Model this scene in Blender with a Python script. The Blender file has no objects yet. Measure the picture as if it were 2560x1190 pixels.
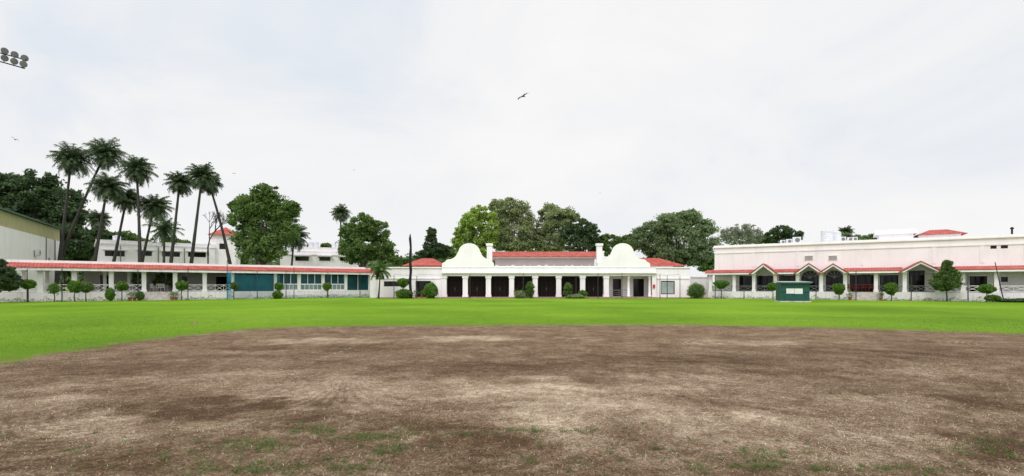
import bpy, math, random
import numpy as np
from mathutils import Vector, noise as mnoise
random.seed(7); rng=np.random.default_rng(7)
S=bpy.context.scene
S.view_settings.view_transform='Standard'; S.view_settings.look='None'; S.view_settings.exposure=0
F=1300.0; H=1.6; HZ=715.0; CX=1280.0
COL=S.collection
# ------------------------------------------------------------------ materials
def newmat(name):
    m=bpy.data.materials.new(name); m.use_nodes=True
    nt=m.node_tree; b=nt.nodes['Principled BSDF']; return m,nt,b
def N(nt,t,**k):
    n=nt.nodes.new(t)
    for a,v in k.items(): setattr(n,a,v)
    return n
def L(nt,a,b): nt.links.new(a,b)
def ramp(nt,fac,stops):
    r=N(nt,'ShaderNodeValToRGB'); e=r.color_ramp.elements
    while len(e)<len(stops): e.new(0.5)
    for i,(p,c) in enumerate(stops):
        e[i].position=p; e[i].color=(*c,1)
    L(nt,fac,r.inputs[0]); return r.outputs[0]
def mixc(nt,f,a,b,mode='MIX'):
    m=N(nt,'ShaderNodeMix',data_type='RGBA',blend_type=mode)
    for i,v in ((0,f),(6,a),(7,b)):
        if hasattr(v,'links'): L(nt,v,m.inputs[i])
        elif i==0: m.inputs[0].default_value=v
        else: m.inputs[i].default_value=(*v,1)
    return m.outputs[2]
def noisetex(nt,scale,detail=4,vec=None,dist=0,rough=0.5):
    n=N(nt,'ShaderNodeTexNoise'); n.inputs['Scale'].default_value=scale; n.inputs['Detail'].default_value=detail
    n.inputs['Distortion'].default_value=dist; n.inputs['Roughness'].default_value=rough
    if vec: L(nt,vec,n.inputs['Vector'])
    return n.outputs[0]
def coords(nt,scale=(1,1,1)):
    t=N(nt,'ShaderNodeTexCoord'); mp=N(nt,'ShaderNodeMapping'); mp.inputs['Scale'].default_value=scale
    L(nt,t.outputs['Object'],mp.inputs[0]); return mp.outputs[0]
def mathn(nt,op,a,b=0.0,clamp=False):
    m=N(nt,'ShaderNodeMath',operation=op); m.use_clamp=clamp
    for i,v in ((0,a),(1,b)):
        if hasattr(v,'links'): L(nt,v,m.inputs[i])
        else: m.inputs[i].default_value=v
    return m.outputs[0]
def bump(nt,b,h,strength=0.3,dist=0.02):
    bn=N(nt,'ShaderNodeBump'); bn.inputs['Strength'].default_value=strength; bn.inputs['Distance'].default_value=dist
    L(nt,h,bn.inputs['Height']); L(nt,bn.outputs[0],b.inputs['Normal'])
def plain(name,c,rough=0.6,var=0.15,scale=3,metal=0,spec=0.4):
    m,nt,b=newmat(name); v=coords(nt)
    n=noisetex(nt,scale,5,v)
    lo=tuple(x*(1-var) for x in c); hi=tuple(min(1,x*(1+var*0.6)) for x in c)
    L(nt,ramp(nt,n,[(0.3,lo),(0.7,hi)]),b.inputs['Base Color'])
    b.inputs['Roughness'].default_value=rough; b.inputs['Metallic'].default_value=metal; b.inputs['Specular IOR Level'].default_value=spec
    return m
def plaster(name,c,stain=(0.45,0.42,0.40),amt=0.35):
    m,nt,b=newmat(name)
    big=noisetex(nt,0.5,5,coords(nt))
    st=noisetex(nt,1.0,6,coords(nt,(2.2,2.2,0.22)),rough=0.7)
    f=mathn(nt,'MULTIPLY',ramp(nt,st,[(0.5,(0,0,0)),(0.78,(1,1,1))]),amt)
    c2=tuple(x*0.93 for x in c)
    base=ramp(nt,big,[(0.3,c2),(0.65,c)])
    L(nt,mixc(nt,f,base,stain),b.inputs['Base Color'])
    b.inputs['Roughness'].default_value=0.85; b.inputs['Specular IOR Level'].default_value=0.2
    bump(nt,b,noisetex(nt,12,4,coords(nt)),0.15,0.01)
    return m
M={}
M['white']=plaster('white_plaster',(0.86,0.825,0.86))
M['gable']=plaster('gable_white_plaster',(0.88,0.845,0.885),amt=0.1)
M['cream']=plaster('offwhite_plaster',(0.80,0.785,0.80),amt=0.3)
M['grime']=plaster('weathered_plaster',(0.78,0.745,0.77),stain=(0.3,0.27,0.25),amt=0.6)
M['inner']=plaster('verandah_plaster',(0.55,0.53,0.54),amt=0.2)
M['shade']=plaster('eave_shaded_plaster',(0.58,0.54,0.53),amt=0.2)  # terrace upper wall: shade under the eave is put into this darker colour
M['floor']=plain('verandah_floor',(0.36,0.3,0.27),0.6)
M['paint']=plain('white_paint',(0.8,0.77,0.79),0.45,0.08)
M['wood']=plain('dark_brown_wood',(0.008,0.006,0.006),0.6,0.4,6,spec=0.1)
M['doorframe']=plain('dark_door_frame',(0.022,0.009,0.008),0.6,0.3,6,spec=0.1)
M['woodframe']=plain('brown_frame',(0.04,0.02,0.017),0.5,0.3,6,spec=0.2)
M['steel']=plain('galvanised_steel',(0.16,0.165,0.17),0.5,0.2,8,0.0)
M['dkmetal']=plain('dark_grey_metal',(0.042,0.043,0.05),0.6,0.3,4,spec=0.2)
M['lens']=plain('lamp_lens',(0.20,0.19,0.22),0.5,0.2,4)
M['black']=plain('charred_wood',(0.012,0.011,0.011),0.9,0.4,3)
M['kiosk']=plain('kiosk_green_paint',(0.006,0.075,0.062),0.45,0.2,2)
M['yellow']=plain('olive_sheet',(0.42,0.39,0.19),0.6,0.12,0.8)
M['greentrim']=plain('green_trim',(0.01,0.07,0.04),0.5)
M['redp']=plain('red_plastic',(0.22,0.035,0.03),0.5)
M['redbox']=plain('fire_box_red',(0.5,0.02,0.02),0.4)
M['paper']=plain('white_board',(0.7,0.7,0.72),0.6,0.1,2)
M['tank']=plain('tank_plastic',(0.62,0.63,0.68),0.45,0.1,2)
M['bark']=plain('bark',(0.085,0.068,0.057),0.9,0.5,2)
M['palebark']=plain('pale_bark',(0.28,0.25,0.21),0.9,0.4,2)
M['palmbark']=plain('palm_bark',(0.05,0.045,0.042),0.9,0.5,5)
M['pot']=plain('terracotta',(0.32,0.09,0.05),0.8)
M['bird']=plain('dark_plumage',(0.02,0.018,0.016),0.8,0.3,6)
M['brick']=plain('brick_paving',(0.33,0.15,0.12),0.85,0.35,4)
M['kerb']=plain('kerb_stone',(0.5,0.46,0.43),0.85,0.3,3)
M['frost']=plain('frosted_glass',(0.30,0.36,0.36),0.25,0.2,1)
def glass(name,c,rough=0.08):
    m,nt,b=newmat(name); v=coords(nt)
    L(nt,ramp(nt,noisetex(nt,0.7,3,v),[(0.35,tuple(x*0.5 for x in c)),(0.7,c)]),b.inputs['Base Color'])
    b.inputs['Roughness'].default_value=rough; b.inputs['IOR'].default_value=1.25
    return m
M['glass']=glass('dark_glass',(0.018,0.02,0.024)); M['teal']=glass('teal_glass',(0.012,0.085,0.12),0.2)
M['tealdark']=glass('dark_teal_screen',(0.014,0.085,0.105),0.5)
M['block']=glass('glass_block',(0.25,0.33,0.37),0.3)
def tiles(name,c):
    m,nt,b=newmat(name); v=coords(nt)
    w=N(nt,'ShaderNodeTexWave',wave_type='BANDS',bands_direction='X'); w.inputs['Scale'].default_value=1.1; w.inputs['Distortion'].default_value=0.3
    L(nt,v,w.inputs['Vector'])
    n=noisetex(nt,1.3,6,v,rough=0.7)
    base=ramp(nt,n,[(0.3,tuple(x*0.6 for x in c)),(0.5,c),(0.75,tuple(min(1,x*1.2+0.06) for x in c))])
    L(nt,mixc(nt,mathn(nt,'MULTIPLY',w.outputs[1],0.4),base,tuple(x*0.45 for x in c)),b.inputs['Base Color'])
    b.inputs['Roughness'].default_value=0.8; b.inputs['Specular IOR Level'].default_value=0.2
    bump(nt,b,w.outputs[1],0.7,0.05); return m
M['tile']=tiles('red_roof_tile',(0.42,0.095,0.075))
def foliage(name,dark,light,trans=0.42):
    m,nt,b=newmat(name); g=N(nt,'ShaderNodeNewGeometry')
    n=noisetex(nt,0.45,4,coords(nt))
    f=mathn(nt,'ADD',mathn(nt,'MULTIPLY',g.outputs['Random Per Island'],0.5),mathn(nt,'MULTIPLY',mathn(nt,'SUBTRACT',n,0.25),1.0),True)
    c=ramp(nt,f,[(0.1,dark),(0.95,light)])
    L(nt,c,b.inputs['Base Color']); b.inputs['Roughness'].default_value=0.55; b.inputs['Specular IOR Level'].default_value=0.35
    t=N(nt,'ShaderNodeBsdfTranslucent'); L(nt,c,t.inputs[0])
    mx=N(nt,'ShaderNodeMixShader'); mx.inputs[0].default_value=trans
    L(nt,b.outputs[0],mx.inputs[1]); L(nt,t.outputs[0],mx.inputs[2])
    L(nt,mx.outputs[0],nt.nodes['Material Output'].inputs[0]); return m
M['f_dark']=foliage('foliage_dark',(0.026,0.05,0.02),(0.11,0.18,0.07))
M['f_mid']=foliage('foliage_mid',(0.046,0.09,0.02),(0.19,0.31,0.075))
M['f_bright']=foliage('foliage_bright',(0.15,0.25,0.03),(0.44,0.60,0.14))
M['f_olive']=foliage('foliage_olive',(0.14,0.175,0.08),(0.42,0.49,0.24))
M['f_grey']=foliage('foliage_grey',(0.17,0.19,0.14),(0.42,0.46,0.35))
M['f_sage']=foliage('foliage_sage',(0.09,0.14,0.068),(0.29,0.39,0.18))
M['f_palm']=foliage('foliage_palm',(0.038,0.066,0.03),(0.15,0.21,0.10))
M['f_top']=foliage('foliage_topiary',(0.04,0.10,0.012),(0.20,0.38,0.05))
M['f_red']=foliage('foliage_rust',(0.04,0.03,0.018),(0.11,0.075,0.045))
M['f_grass']=foliage('grass_blades',(0.05,0.09,0.016),(0.14,0.24,0.045))
def net(name,c,op):
    m,nt,b=newmat(name); b.inputs['Base Color'].default_value=(*c,1); b.inputs['Roughness'].default_value=0.8
    t=N(nt,'ShaderNodeBsdfTransparent'); mx=N(nt,'ShaderNodeMixShader')
    n=noisetex(nt,0.8,3,coords(nt))
    L(nt,mathn(nt,'MULTIPLY',n,op*2,True),mx.inputs[0]); L(nt,t.outputs[0],mx.inputs[1]); L(nt,b.outputs[0],mx.inputs[2])
    L(nt,mx.outputs[0],nt.nodes['Material Output'].inputs[0]); return m
M['net']=net('teal_net',(0.012,0.14,0.20),0.28)
M['netthick']=net('teal_net_bundle',(0.012,0.22,0.34),0.62)
# ------------------------------------------------------------------ builders
def thing(name,label,cat,loc=(0,0,0),rot=0,group=None):
    o=bpy.data.objects.new(name,None); o.empty_display_size=0.3
    o.location=loc; o.rotation_euler=(0,0,rot); COL.objects.link(o)
    o['label']=label; o['category']=cat
    if group: o['group']=group
    return o
class MB:
    def __init__(s): s.v=[]; s.f=[]
    def box(s,x0,x1,y0,y1,z0,z1):
        b=len(s.v); s.v+=[(x0,y0,z0),(x1,y0,z0),(x1,y1,z0),(x0,y1,z0),(x0,y0,z1),(x1,y0,z1),(x1,y1,z1),(x0,y1,z1)]
        for f in ((0,3,2,1),(4,5,6,7),(0,1,5,4),(1,2,6,5),(2,3,7,6),(3,0,4,7)): s.f.append(tuple(b+i for i in f)); 
        return s
    def prism(s,poly,y0,y1):   # poly in xz, extruded in y
        b=len(s.v); n=len(poly)
        s.v+=[(x,y0,z) for x,z in poly]+[(x,y1,z) for x,z in poly]
        s.f.append(tuple(b+i for i in range(n))); s.f.append(tuple(b+n+i for i in reversed(range(n))))
        for i in range(n):
            j=(i+1)%n; s.f.append((b+i,b+n+i,b+n+j,b+j))
        return s
    def prismx(s,poly,x0,x1):  # poly in yz, extruded in x
        b=len(s.v); n=len(poly)
        s.v+=[(x0,y,z) for y,z in poly]+[(x1,y,z) for y,z in poly]
        s.f.append(tuple(b+i for i in range(n))); s.f.append(tuple(b+n+i for i in reversed(range(n))))
        for i in range(n):
            j=(i+1)%n; s.f.append((b+i,b+n+i,b+n+j,b+j))
        return s
    def bar(s,a,b,w):
        tube(s,[a,b],[w,w],4); return s
    def hip(s,x0,x1,y0,y1,z0,z1,inset=None):
        w=min(x1-x0,y1-y0)/2; i=w if inset is None else inset
        b=len(s.v); ym=(y0+y1)/2
        s.v+=[(x0,y0,z0),(x1,y0,z0),(x1,y1,z0),(x0,y1,z0),(x0+i,ym,z1),(x1-i,ym,z1)]
        for f in ((0,1,5,4),(1,2,5),(2,3,4,5),(3,0,4),(0,3,2,1)): s.f.append(tuple(b+k for k in f))
        return s
    def wall(s,x0,x1,z0,z1,y0,y1,holes=()):
        xs=sorted({x0,x1,*[min(max(h[i],x0),x1) for h in holes for i in (0,1)]}); zs=sorted({z0,z1,*[min(max(h[i],z0),z1) for h in holes for i in (2,3)]})
        nx=len(xs)-1; nz=len(zs)-1
        def solid(i,j):
            if i<0 or j<0 or i>=nx or j>=nz: return False
            cx=(xs[i]+xs[i+1])/2; cz=(zs[j]+zs[j+1])/2
            return not any(h[0]<cx<h[1] and h[2]<cz<h[3] for h in holes)
        vid={}
        def vi(p):
            if p not in vid: vid[p]=len(s.v); s.v.append(p)
            return vid[p]
        def q(*p): s.f.append(tuple(vi(k) for k in p))
        for i in range(nx):
            for j in range(nz):
                if not solid(i,j): continue
                a,c,d,e=xs[i],xs[i+1],zs[j],zs[j+1]
                q((a,y0,d),(c,y0,d),(c,y0,e),(a,y0,e)); q((a,y1,d),(a,y1,e),(c,y1,e),(c,y1,d))
                if not solid(i-1,j): q((a,y0,d),(a,y0,e),(a,y1,e),(a,y1,d))
                if not solid(i+1,j): q((c,y0,d),(c,y1,d),(c,y1,e),(c,y0,e))
                if not solid(i,j-1): q((a,y0,d),(a,y1,d),(c,y1,d),(c,y0,d))
                if not solid(i,j+1): q((a,y0,e),(c,y0,e),(c,y1,e),(a,y1,e))
        return s
    def obj(s,name,mat,parent=None,smooth=False,label=None):
        me=bpy.data.meshes.new(name); me.from_pydata(s.v,[],s.f); me.materials.append(M[mat]); me.update()
        if smooth: me.polygons.foreach_set('use_smooth',[True]*len(me.polygons))
        o=bpy.data.objects.new(name,me); COL.objects.link(o)
        if parent: o.parent=parent
        if label: o['label']=label
        return o
def tube(mb,pts,radii,n=8,cap=True):
    pts=[Vector(p) for p in pts]; b0=len(mb.v)
    for i,p in enumerate(pts):
        t=(pts[min(i+1,len(pts)-1)]-pts[max(i-1,0)]).normalized()
        a=t.cross(Vector((0,1,0.1)) if abs(t.y)<0.9 else Vector((1,0,0))).normalized(); c=t.cross(a)
        for k in range(n):
            an=2*math.pi*k/n; mb.v.append(tuple(p+(a*math.cos(an)+c*math.sin(an))*radii[i]))
    for i in range(len(pts)-1):
        for k in range(n):
            k2=(k+1)%n; mb.f.append((b0+i*n+k,b0+i*n+k2,b0+(i+1)*n+k2,b0+(i+1)*n+k))
    if cap:
        mb.f.append(tuple(b0+k for k in reversed(range(n)))); mb.f.append(tuple(b0+(len(pts)-1)*n+k for k in range(n)))
def lathe(mb,prof,c=(0,0,0),n=20):
    b=len(mb.v)
    for r,z in prof:
        for k in range(n):
            a=2*math.pi*k/n; mb.v.append((c[0]+r*math.cos(a),c[1]+r*math.sin(a),c[2]+z))
    for i in range(len(prof)-1):
        for k in range(n):
            k2=(k+1)%n; mb.f.append((b+i*n+k,b+i*n+k2,b+(i+1)*n+k2,b+(i+1)*n+k))
    mb.f.append(tuple(b+(len(prof)-1)*n+k for k in range(n))); mb.f.append(tuple(b+k for k in reversed(range(n))))
def fastmesh(name,V,nper,mat,parent=None):
    me=bpy.data.meshes.new(name); nv=len(V); nf=nv//nper
    me.vertices.add(nv); me.vertices.foreach_set('co',V.astype(np.float32).ravel())
    me.loops.add(nv); me.loops.foreach_set('vertex_index',np.arange(nv,dtype=np.int32))
    me.polygons.add(nf); me.polygons.foreach_set('loop_start',np.arange(0,nv,nper,dtype=np.int32))
    me.update(calc_edges=True); me.materials.append(M[mat])
    o=bpy.data.objects.new(name,me); COL.objects.link(o)
    if parent: o.parent=parent
    return o
def leafverts(C,size,elong=0.55,up=0.0):
    n=len(C); a=rng.normal(size=(n,3)); a/=np.linalg.norm(a,axis=1)[:,None]
    r=rng.normal(size=(n,3)); b=np.cross(a,r); b/=np.linalg.norm(b,axis=1)[:,None]
    s=(size*rng.uniform(0.6,1.3,n))[:,None]
    V=np.stack([C+a*s,C+b*s*elong,C-a*s,C-b*s*elong],1); return V.reshape(-1,3)
def crownpts(blobs,nclump,nleaf,clr=0.2,hollow=0.45):
    out=[]
    for (x,y,z,rx,ry,rz) in blobs:
        k=max(4,int(nclump*1.35)); d=rng.normal(size=(k,3)); d/=np.linalg.norm(d,axis=1)[:,None]
        rad=rng.uniform(hollow,1.0,k)**0.7; R=np.array([rx,ry,rz])
        cc=np.array([x,y,z])+d*rad[:,None]*R
        for c in cc:
            rr=clr*1.2*(rx+rz)/2*rng.uniform(0.5,1.5)
            p=rng.normal(size=(nleaf,3)); p/=np.linalg.norm(p,axis=1)[:,None]
            p*=(rng.uniform(0,1,nleaf)**0.6)[:,None]*np.array([1.3,1.3,0.8])*rr
            out.append(c+p)
    return np.concatenate(out)
def P(px,py,Y): return ((px-CX)*Y/F,Y,H+(HZ-py)*Y/F)
class Wing:
    def __init__(s,pa,Ya,pb,Yb):
        s.o=Vector(((pa-CX)*Ya/F,Ya)); e=Vector(((pb-CX)*Yb/F,Yb)); s.u=(e-s.o).normalized(); s.n=Vector((-s.u.y,s.u.x)); s.rot=math.atan2(s.u.y,s.u.x); s.len=(e-s.o).length
    def st(s,px,d=0):
        r=Vector(((px-CX)/F,1)); q=s.o+s.n*d
        det=s.u.x*(-r.y)+r.x*s.u.y
        a=(-q.x*(-r.y)-r.x*q.y)/det
        p=q+s.u*a; return a,p.y
    def x(s,px,d=0): return s.st(px,d)[0]
    def z(s,px,py,d=0): return H+(HZ-py)*s.st(px,d)[1]/F
    def w(s,x,d,z=0):
        p=s.o+s.u*x+s.n*d; return (p.x,p.y,z)
LW=Wing(30,52,925,74); RW=Wing(1772,68,2560,52); CW=Wing(1105,69,1640,69)
def window(par,x0,x1,z0,z1,y,nx=2,nz=1,fmat='woodframe',pmat='glass',name='window',t=0.07,sill=False):
    f=MB(); D=0.08
    f.wall(x0,x1,z0,z1,y,y+D,[(x0+t+(x1-x0-t)*i/nx,x0+(x1-x0-t)*(i+1)/nx,z0+t+(z1-z0-t)*j/nz,z0+(z1-z0-t)*(j+1)/nz) for i in range(nx) for j in range(nz)])
    w=f.obj(name,fmat,par)
    p=MB(); p.box(x0+0.01,x1-0.01,y+0.035,y+0.05,z0+0.01,z1-0.01); p.obj('pane',pmat,w)
    if sill:
        MB().box(x0-0.08,x1+0.08,y-0.12,y-0.003,z0-0.08,z0-0.003).obj('sill','paint',w)
    return w
def railing(par,x0,x1,z0,h,y,mat='paint',cross=True):
    r=MB(); r.box(x0,x1,y-0.03,y+0.03,z0+h-0.07,z0+h); r.box(x0,x1,y-0.025,y+0.025,z0+0.05,z0+0.11)
    n=max(1,round((x1-x0)/0.9)); w=(x1-x0)/n
    for i in range(n):
        a=x0+w*i; b=a+w
        r.box(a-0.02,a+0.02,y-0.02,y+0.02,z0+0.11,z0+h-0.07)
        if cross:
            r.bar((a,y,z0+0.11),(b,y,z0+h-0.07),0.025); r.bar((b,y+0.01,z0+0.11),(a,y+0.01,z0+h-0.07),0.025)
        else:
            r.bar((a,y,z0+0.35),(b,y,z0+0.35),0.02); r.bar((a,y,z0+0.6),(b,y,z0+0.6),0.02)
    return r.obj('railing',mat,par)
def column(par,x,y,z0,z1,w=0.4,mat='white',name='column'):
    c=MB(); h=w/2
    c.box(x-h,x+h,y-h,y+h,z0,z1)
    c.box(x-h-0.06,x+h+0.06,y-h-0.06,y+h+0.06,z1-0.26,z1-0.08); c.box(x-h-0.05,x+h+0.05,y-h-0.05,y+h+0.05,z0,z0+0.22)
    return c.obj(name,mat,par)
# ------------------------------------------------------------------ ground
def G(px,py):
    Y=H*F/(py-HZ); return ((px-CX)*Y/F,Y)
edge=[G(*p) for p in [(0,903),(120,884),(250,865),(380,848),(500,834),(600,824),(700,818),(900,814),(1280,812),(1700,811),(2100,819),(2560,834)]]
poly=np.array(edge+[(19.5,10),(20,0),(18,-14),(-8,-14),(-10.5,0),(-11,7)])
def sdist(X,Y):
    P_=np.stack([X,Y],1); d=np.full(len(X),1e9); ins=np.zeros(len(X),bool)
    for i in range(len(poly)):
        a=poly[i]; b=poly[(i+1)%len(poly)]; ab=b-a; t=np.clip(((P_-a)@ab)/(ab@ab),0,1)
        d=np.minimum(d,np.linalg.norm(P_-a-t[:,None]*ab,axis=1))
        c=((a[1]>Y)!=(b[1]>Y)); xi=a[0]+(Y-a[1])*(b[0]-a[0])/(b[1]-a[1]+1e-12); ins^=(c&(X<xi))
    return np.where(ins,d,-d)
blobs=[(800,853,170,9,.6),(1160,846,150,7,.8),(1880,856,170,7,.6),(640,880,90,6,.35),(560,945,260,22,.5),(960,975,380,32,.6),(1350,985,190,45,.4),(1650,960,330,28,.5),
(1560,1040,330,45,.55),(2000,1080,330,60,.5),(1400,1010,130,40,.3),(330,1060,170,32,.7),(930,1060,60,18,.8),(1040,1105,90,22,.5),(640,1060,90,20,.2),(2300,930,200,20,.3),(2150,1010,220,26,.4),(60,975,110,16,.4),(120,1010,110,25,.5),(2380,1080,130,35,.35),(780,1000,120,15,.4),
(560,1018,230,12,-.9),(1240,915,300,14,-.4),(1700,900,300,16,-.4),(800,870,250,10,-.4),(1000,1050,300,12,-.5),(1180,1060,110,16,-.6),(1280,1120,220,34,-.6),(250,1150,260,32,-.5),(2450,1010,90,20,-.6),(2500,1100,90,40,-.6),(300,920,260,14,-.3),(1980,930,170,12,-.4),(2250,880,330,14,-.3),(820,1130,230,35,-.2),(1700,1160,250,25,-.2),(1450,945,160,7,-.4)]
wb=[]
for px,py,rx,ry,w in blobs:
    x,y=G(px,py); wb.append((x,y,rx*y/F,max(0.12,ry*y*y/(F*H)),w*0.46))
def palef(X,Y):
    n1=np.array([mnoise.fractal(Vector((x*1.1,y*1.3,3.1)),0.6,2.1,6) for x,y in zip(X,Y)])
    n2=np.array([mnoise.fractal(Vector((x*0.9,y*0.9,9.0)),0.7,2.0,5) for x,y in zip(X,Y)])
    n3=np.array([mnoise.fractal(Vector((x*0.9,y*0.9,19.0)),0.7,2.0,5) for x,y in zip(X,Y)])
    X2=X+n2*0.9; Y2=Y+n3*0.75
    v=np.full(len(X),0.42)
    for x,y,rx,ry,w in wb: v+=w*np.exp(-(((X2-x)/rx)**2+((Y2-y)/ry)**2)**2)
    return np.clip(v+n1*0.17,0.08,0.92)
xs=np.unique(np.concatenate([[-2500,-900,-400,-200,-120,-80,-60,-45],np.arange(-36,-16,1.5),np.arange(-16,24,0.13),np.arange(24,44,1.5),[60,80,120,200,400,900,2500]]))
ys=np.unique(np.concatenate([[-300,-100,-40,-15,-5,0],np.arange(2,14,0.07),np.arange(14,26,0.2),np.arange(26,50,2),[60,80,120,200,400,1000,3500]]))
XX,YY=np.meshgrid(xs,ys); X=XX.ravel(); Y=YY.ravel()
nx,ny=len(xs),len(ys)
idx=np.arange(nx*ny).reshape(ny,nx)
Q=np.stack([idx[:-1,:-1],idx[:-1,1:],idx[1:,1:],idx[1:,:-1]],-1).reshape(-1,4)
me=bpy.data.meshes.new('ground'); me.from_pydata(np.stack([X,Y,X*0],1).tolist(),[],Q.tolist())
sd=sdist(X,Y); near=(np.abs(X)<30)&(Y<27)&(Y>0)
pale=np.full(len(X),0.4); pale[near]=palef(X[near],Y[near])
a=me.attributes.new('edge','FLOAT','POINT'); a.data.foreach_set('value',np.clip(sd,-5,5).astype(np.float32))
a=me.attributes.new('pale','FLOAT','POINT'); a.data.foreach_set('value',pale.astype(np.float32))
ground=bpy.data.objects.new('ground',me); COL.objects.link(ground); ground['kind']='structure'
m,nt,b=newmat('ground_lawn_and_bare_pitch')
v=coords(nt)
def attr(nt,n):
    t=N(nt,'ShaderNodeAttribute'); t.attribute_name=n; return t.outputs['Fac']
pl=attr(nt,'pale')
fine=noisetex(nt,45,6,v,0.6,0.8); mid=noisetex(nt,10,6,v,1.2,0.8); crk=noisetex(nt,2.6,8,v,1.0,0.78)
big=noisetex(nt,0.22,1,v,0.6,0.4)
arc=mathn(nt,'SINE',mathn(nt,'ADD',mathn(nt,'MULTIPLY',big,260.0),mathn(nt,'MULTIPLY',mid,6.0)))
msk=ramp(nt,noisetex(nt,0.35,3,coords(nt,(1.3,1,1))),[(0.44,(0,0,0)),(0.62,(1,1,1))])
f=mathn(nt,'ADD',pl,mathn(nt,'MULTIPLY',mathn(nt,'SUBTRACT',fine,0.5),2.5))
f=mathn(nt,'ADD',f,mathn(nt,'MULTIPLY',mathn(nt,'SUBTRACT',mid,0.5),1.7))
f=mathn(nt,'ADD',f,mathn(nt,'MULTIPLY',mathn(nt,'MULTIPLY',arc,msk),0.10))
f=mathn(nt,'ADD',f,mathn(nt,'MULTIPLY',mathn(nt,'SUBTRACT',crk,0.5),1.1),True)
dirt=ramp(nt,f,[(0.0,(0.072,0.041,0.023)),(0.3,(0.155,0.100,0.060)),(0.6,(0.27,0.195,0.128)),(1.0,(0.52,0.42,0.31))])
gp=noisetex(nt,1.3,6,v,0.5,0.7)
gm=ramp(nt,gp,[(0.61,(0,0,0)),(0.74,(1,1,1))])
dirt=mixc(nt,mathn(nt,'MULTIPLY',mathn(nt,'MULTIPLY',gm,fine),0.5),dirt,(0.13,0.17,0.04))
l1=noisetex(nt,0.10,4,v); l2=noisetex(nt,2.0,6,v,0,0.7); l3=noisetex(nt,30,4,v,0,0.7)
lf=mathn(nt,'ADD',mathn(nt,'MULTIPLY',l1,0.6),mathn(nt,'ADD',mathn(nt,'MULTIPLY',l2,0.3),mathn(nt,'MULTIPLY',l3,0.3)))
lawn=ramp(nt,lf,[(0.40,(0.075,0.160,0.012)),(0.58,(0.14,0.27,0.016)),(0.76,(0.225,0.365,0.03))])
e=attr(nt,'edge')
en=noisetex(nt,1.6,7,v,0.8,0.75); en2=noisetex(nt,9,5,v,0.4,0.8)
ee=mathn(nt,'ADD',e,mathn(nt,'ADD',mathn(nt,'MULTIPLY',mathn(nt,'SUBTRACT',en,0.5),3.6),mathn(nt,'MULTIPLY',mathn(nt,'SUBTRACT',en2,0.5),3.2)))
em=N(nt,'ShaderNodeMapRange'); em.inputs[1].default_value=-0.35; em.inputs[2].default_value=0.45; L(nt,ee,em.inputs[0])
L(nt,mixc(nt,em.outputs[0],lawn,dirt),b.inputs['Base Color']); b.inputs['Roughness'].default_value=0.95; b.inputs['Specular IOR Level'].default_value=0.05
bump(nt,b,f,0.7,0.03); me.materials.append(m)
def scatter(n,y0,y1,xl=1.02):
    Y=np.sqrt(rng.uniform(y0*y0,y1*y1,n)) ; Xx=rng.uniform(-1,1,n)*Y*xl; return Xx,Y
Xb,Yb=scatter(120000,3.6,13); k=sdist(Xb,Yb)>0.4; Xb,Yb=Xb[k],Yb[k]; pb=palef(Xb,Yb)
n=len(Xb); an=rng.uniform(0,2*np.pi,n); ln=rng.uniform(0.012,0.04,n); el=rng.uniform(0.0,0.7,n)
d=np.stack([np.cos(an)*np.cos(el),np.sin(an)*np.cos(el),np.sin(el)],1)*ln[:,None]; w=np.stack([-np.sin(an),np.cos(an),an*0],1)*0.0032
C=np.stack([Xb,Yb,np.full(n,0.003)],1); V=np.stack([C-w,C+w,C+d],1).reshape(-1,3)
m,nt,b=newmat('straw_stubble'); g=N(nt,'ShaderNodeNewGeometry')
f=mathn(nt,'ADD',attr(nt,'pale'),mathn(nt,'MULTIPLY',mathn(nt,'SUBTRACT',g.outputs['Random Per Island'],0.5),1.2),True)
L(nt,ramp(nt,f,[(0,(0.06,0.035,0.021)),(0.35,(0.155,0.102,0.062)),(0.7,(0.31,0.23,0.155)),(1,(0.58,0.48,0.36))]),b.inputs['Base Color']); b.inputs['Roughness'].default_value=0.9
M['straw']=m; o=fastmesh('dry_stubble',V,3,'straw'); o['kind']='stuff'; o['label']='dry straw stubble scattered over bare soil'; o['category']='stubble'
a=o.data.attributes.new('pale','FLOAT','POINT'); a.data.foreach_set('value',np.repeat(pb,3).astype(np.float32))
tc=[]
for px,py,rx,ry,n in [(640,1110,90,14,26),(780,1075,40,8,16),(930,1090,90,12,44),(950,1125,60,10,20),(640,1170,90,15,32),(1320,1078,25,6,12),(1910,1130,70,15,16),(1900,1165,100,15,28),(880,1165,60,12,16),(1430,1075,70,8,8),(2480,1130,90,25,28),(2250,1175,170,10,18),(500,1130,160,30,26),(1600,1110,350,50,18),(680,1060,200,12,10),(2080,985,90,8,5),(130,1120,150,30,14),(1180,1085,50,6,8),(1300,1150,900,40,40)]:
    for _ in range(n):
        q=G(random.gauss(px,rx*0.8),max(760,random.gauss(py,ry*0.7))); tc.append(q)
tc=np.array(tc); nb=38; n=len(tc)*nb
rad=rng.uniform(0.015,0.065,len(tc)); ctr=np.repeat(tc,nb,0)+rng.normal(size=(n,2))*np.repeat(rad,nb)[:,None]
an=rng.uniform(0,2*np.pi,n); ln=rng.uniform(0.015,0.042,n); el=rng.uniform(0.1,1.2,n)
d=np.stack([np.cos(an)*np.cos(el),np.sin(an)*np.cos(el),np.sin(el)],1)*ln[:,None]; w=np.stack([-np.sin(an),np.cos(an),an*0],1)*0.0026
C=np.column_stack([ctr,np.full(n,0.004)]); o=fastmesh('grass_tufts',np.stack([C-w,C+w,C+d],1).reshape(-1,3),3,'f_grass'); o['kind']='stuff'; o['label']='sparse green grass tufts growing from bare soil'; o['category']='grass'
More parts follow.
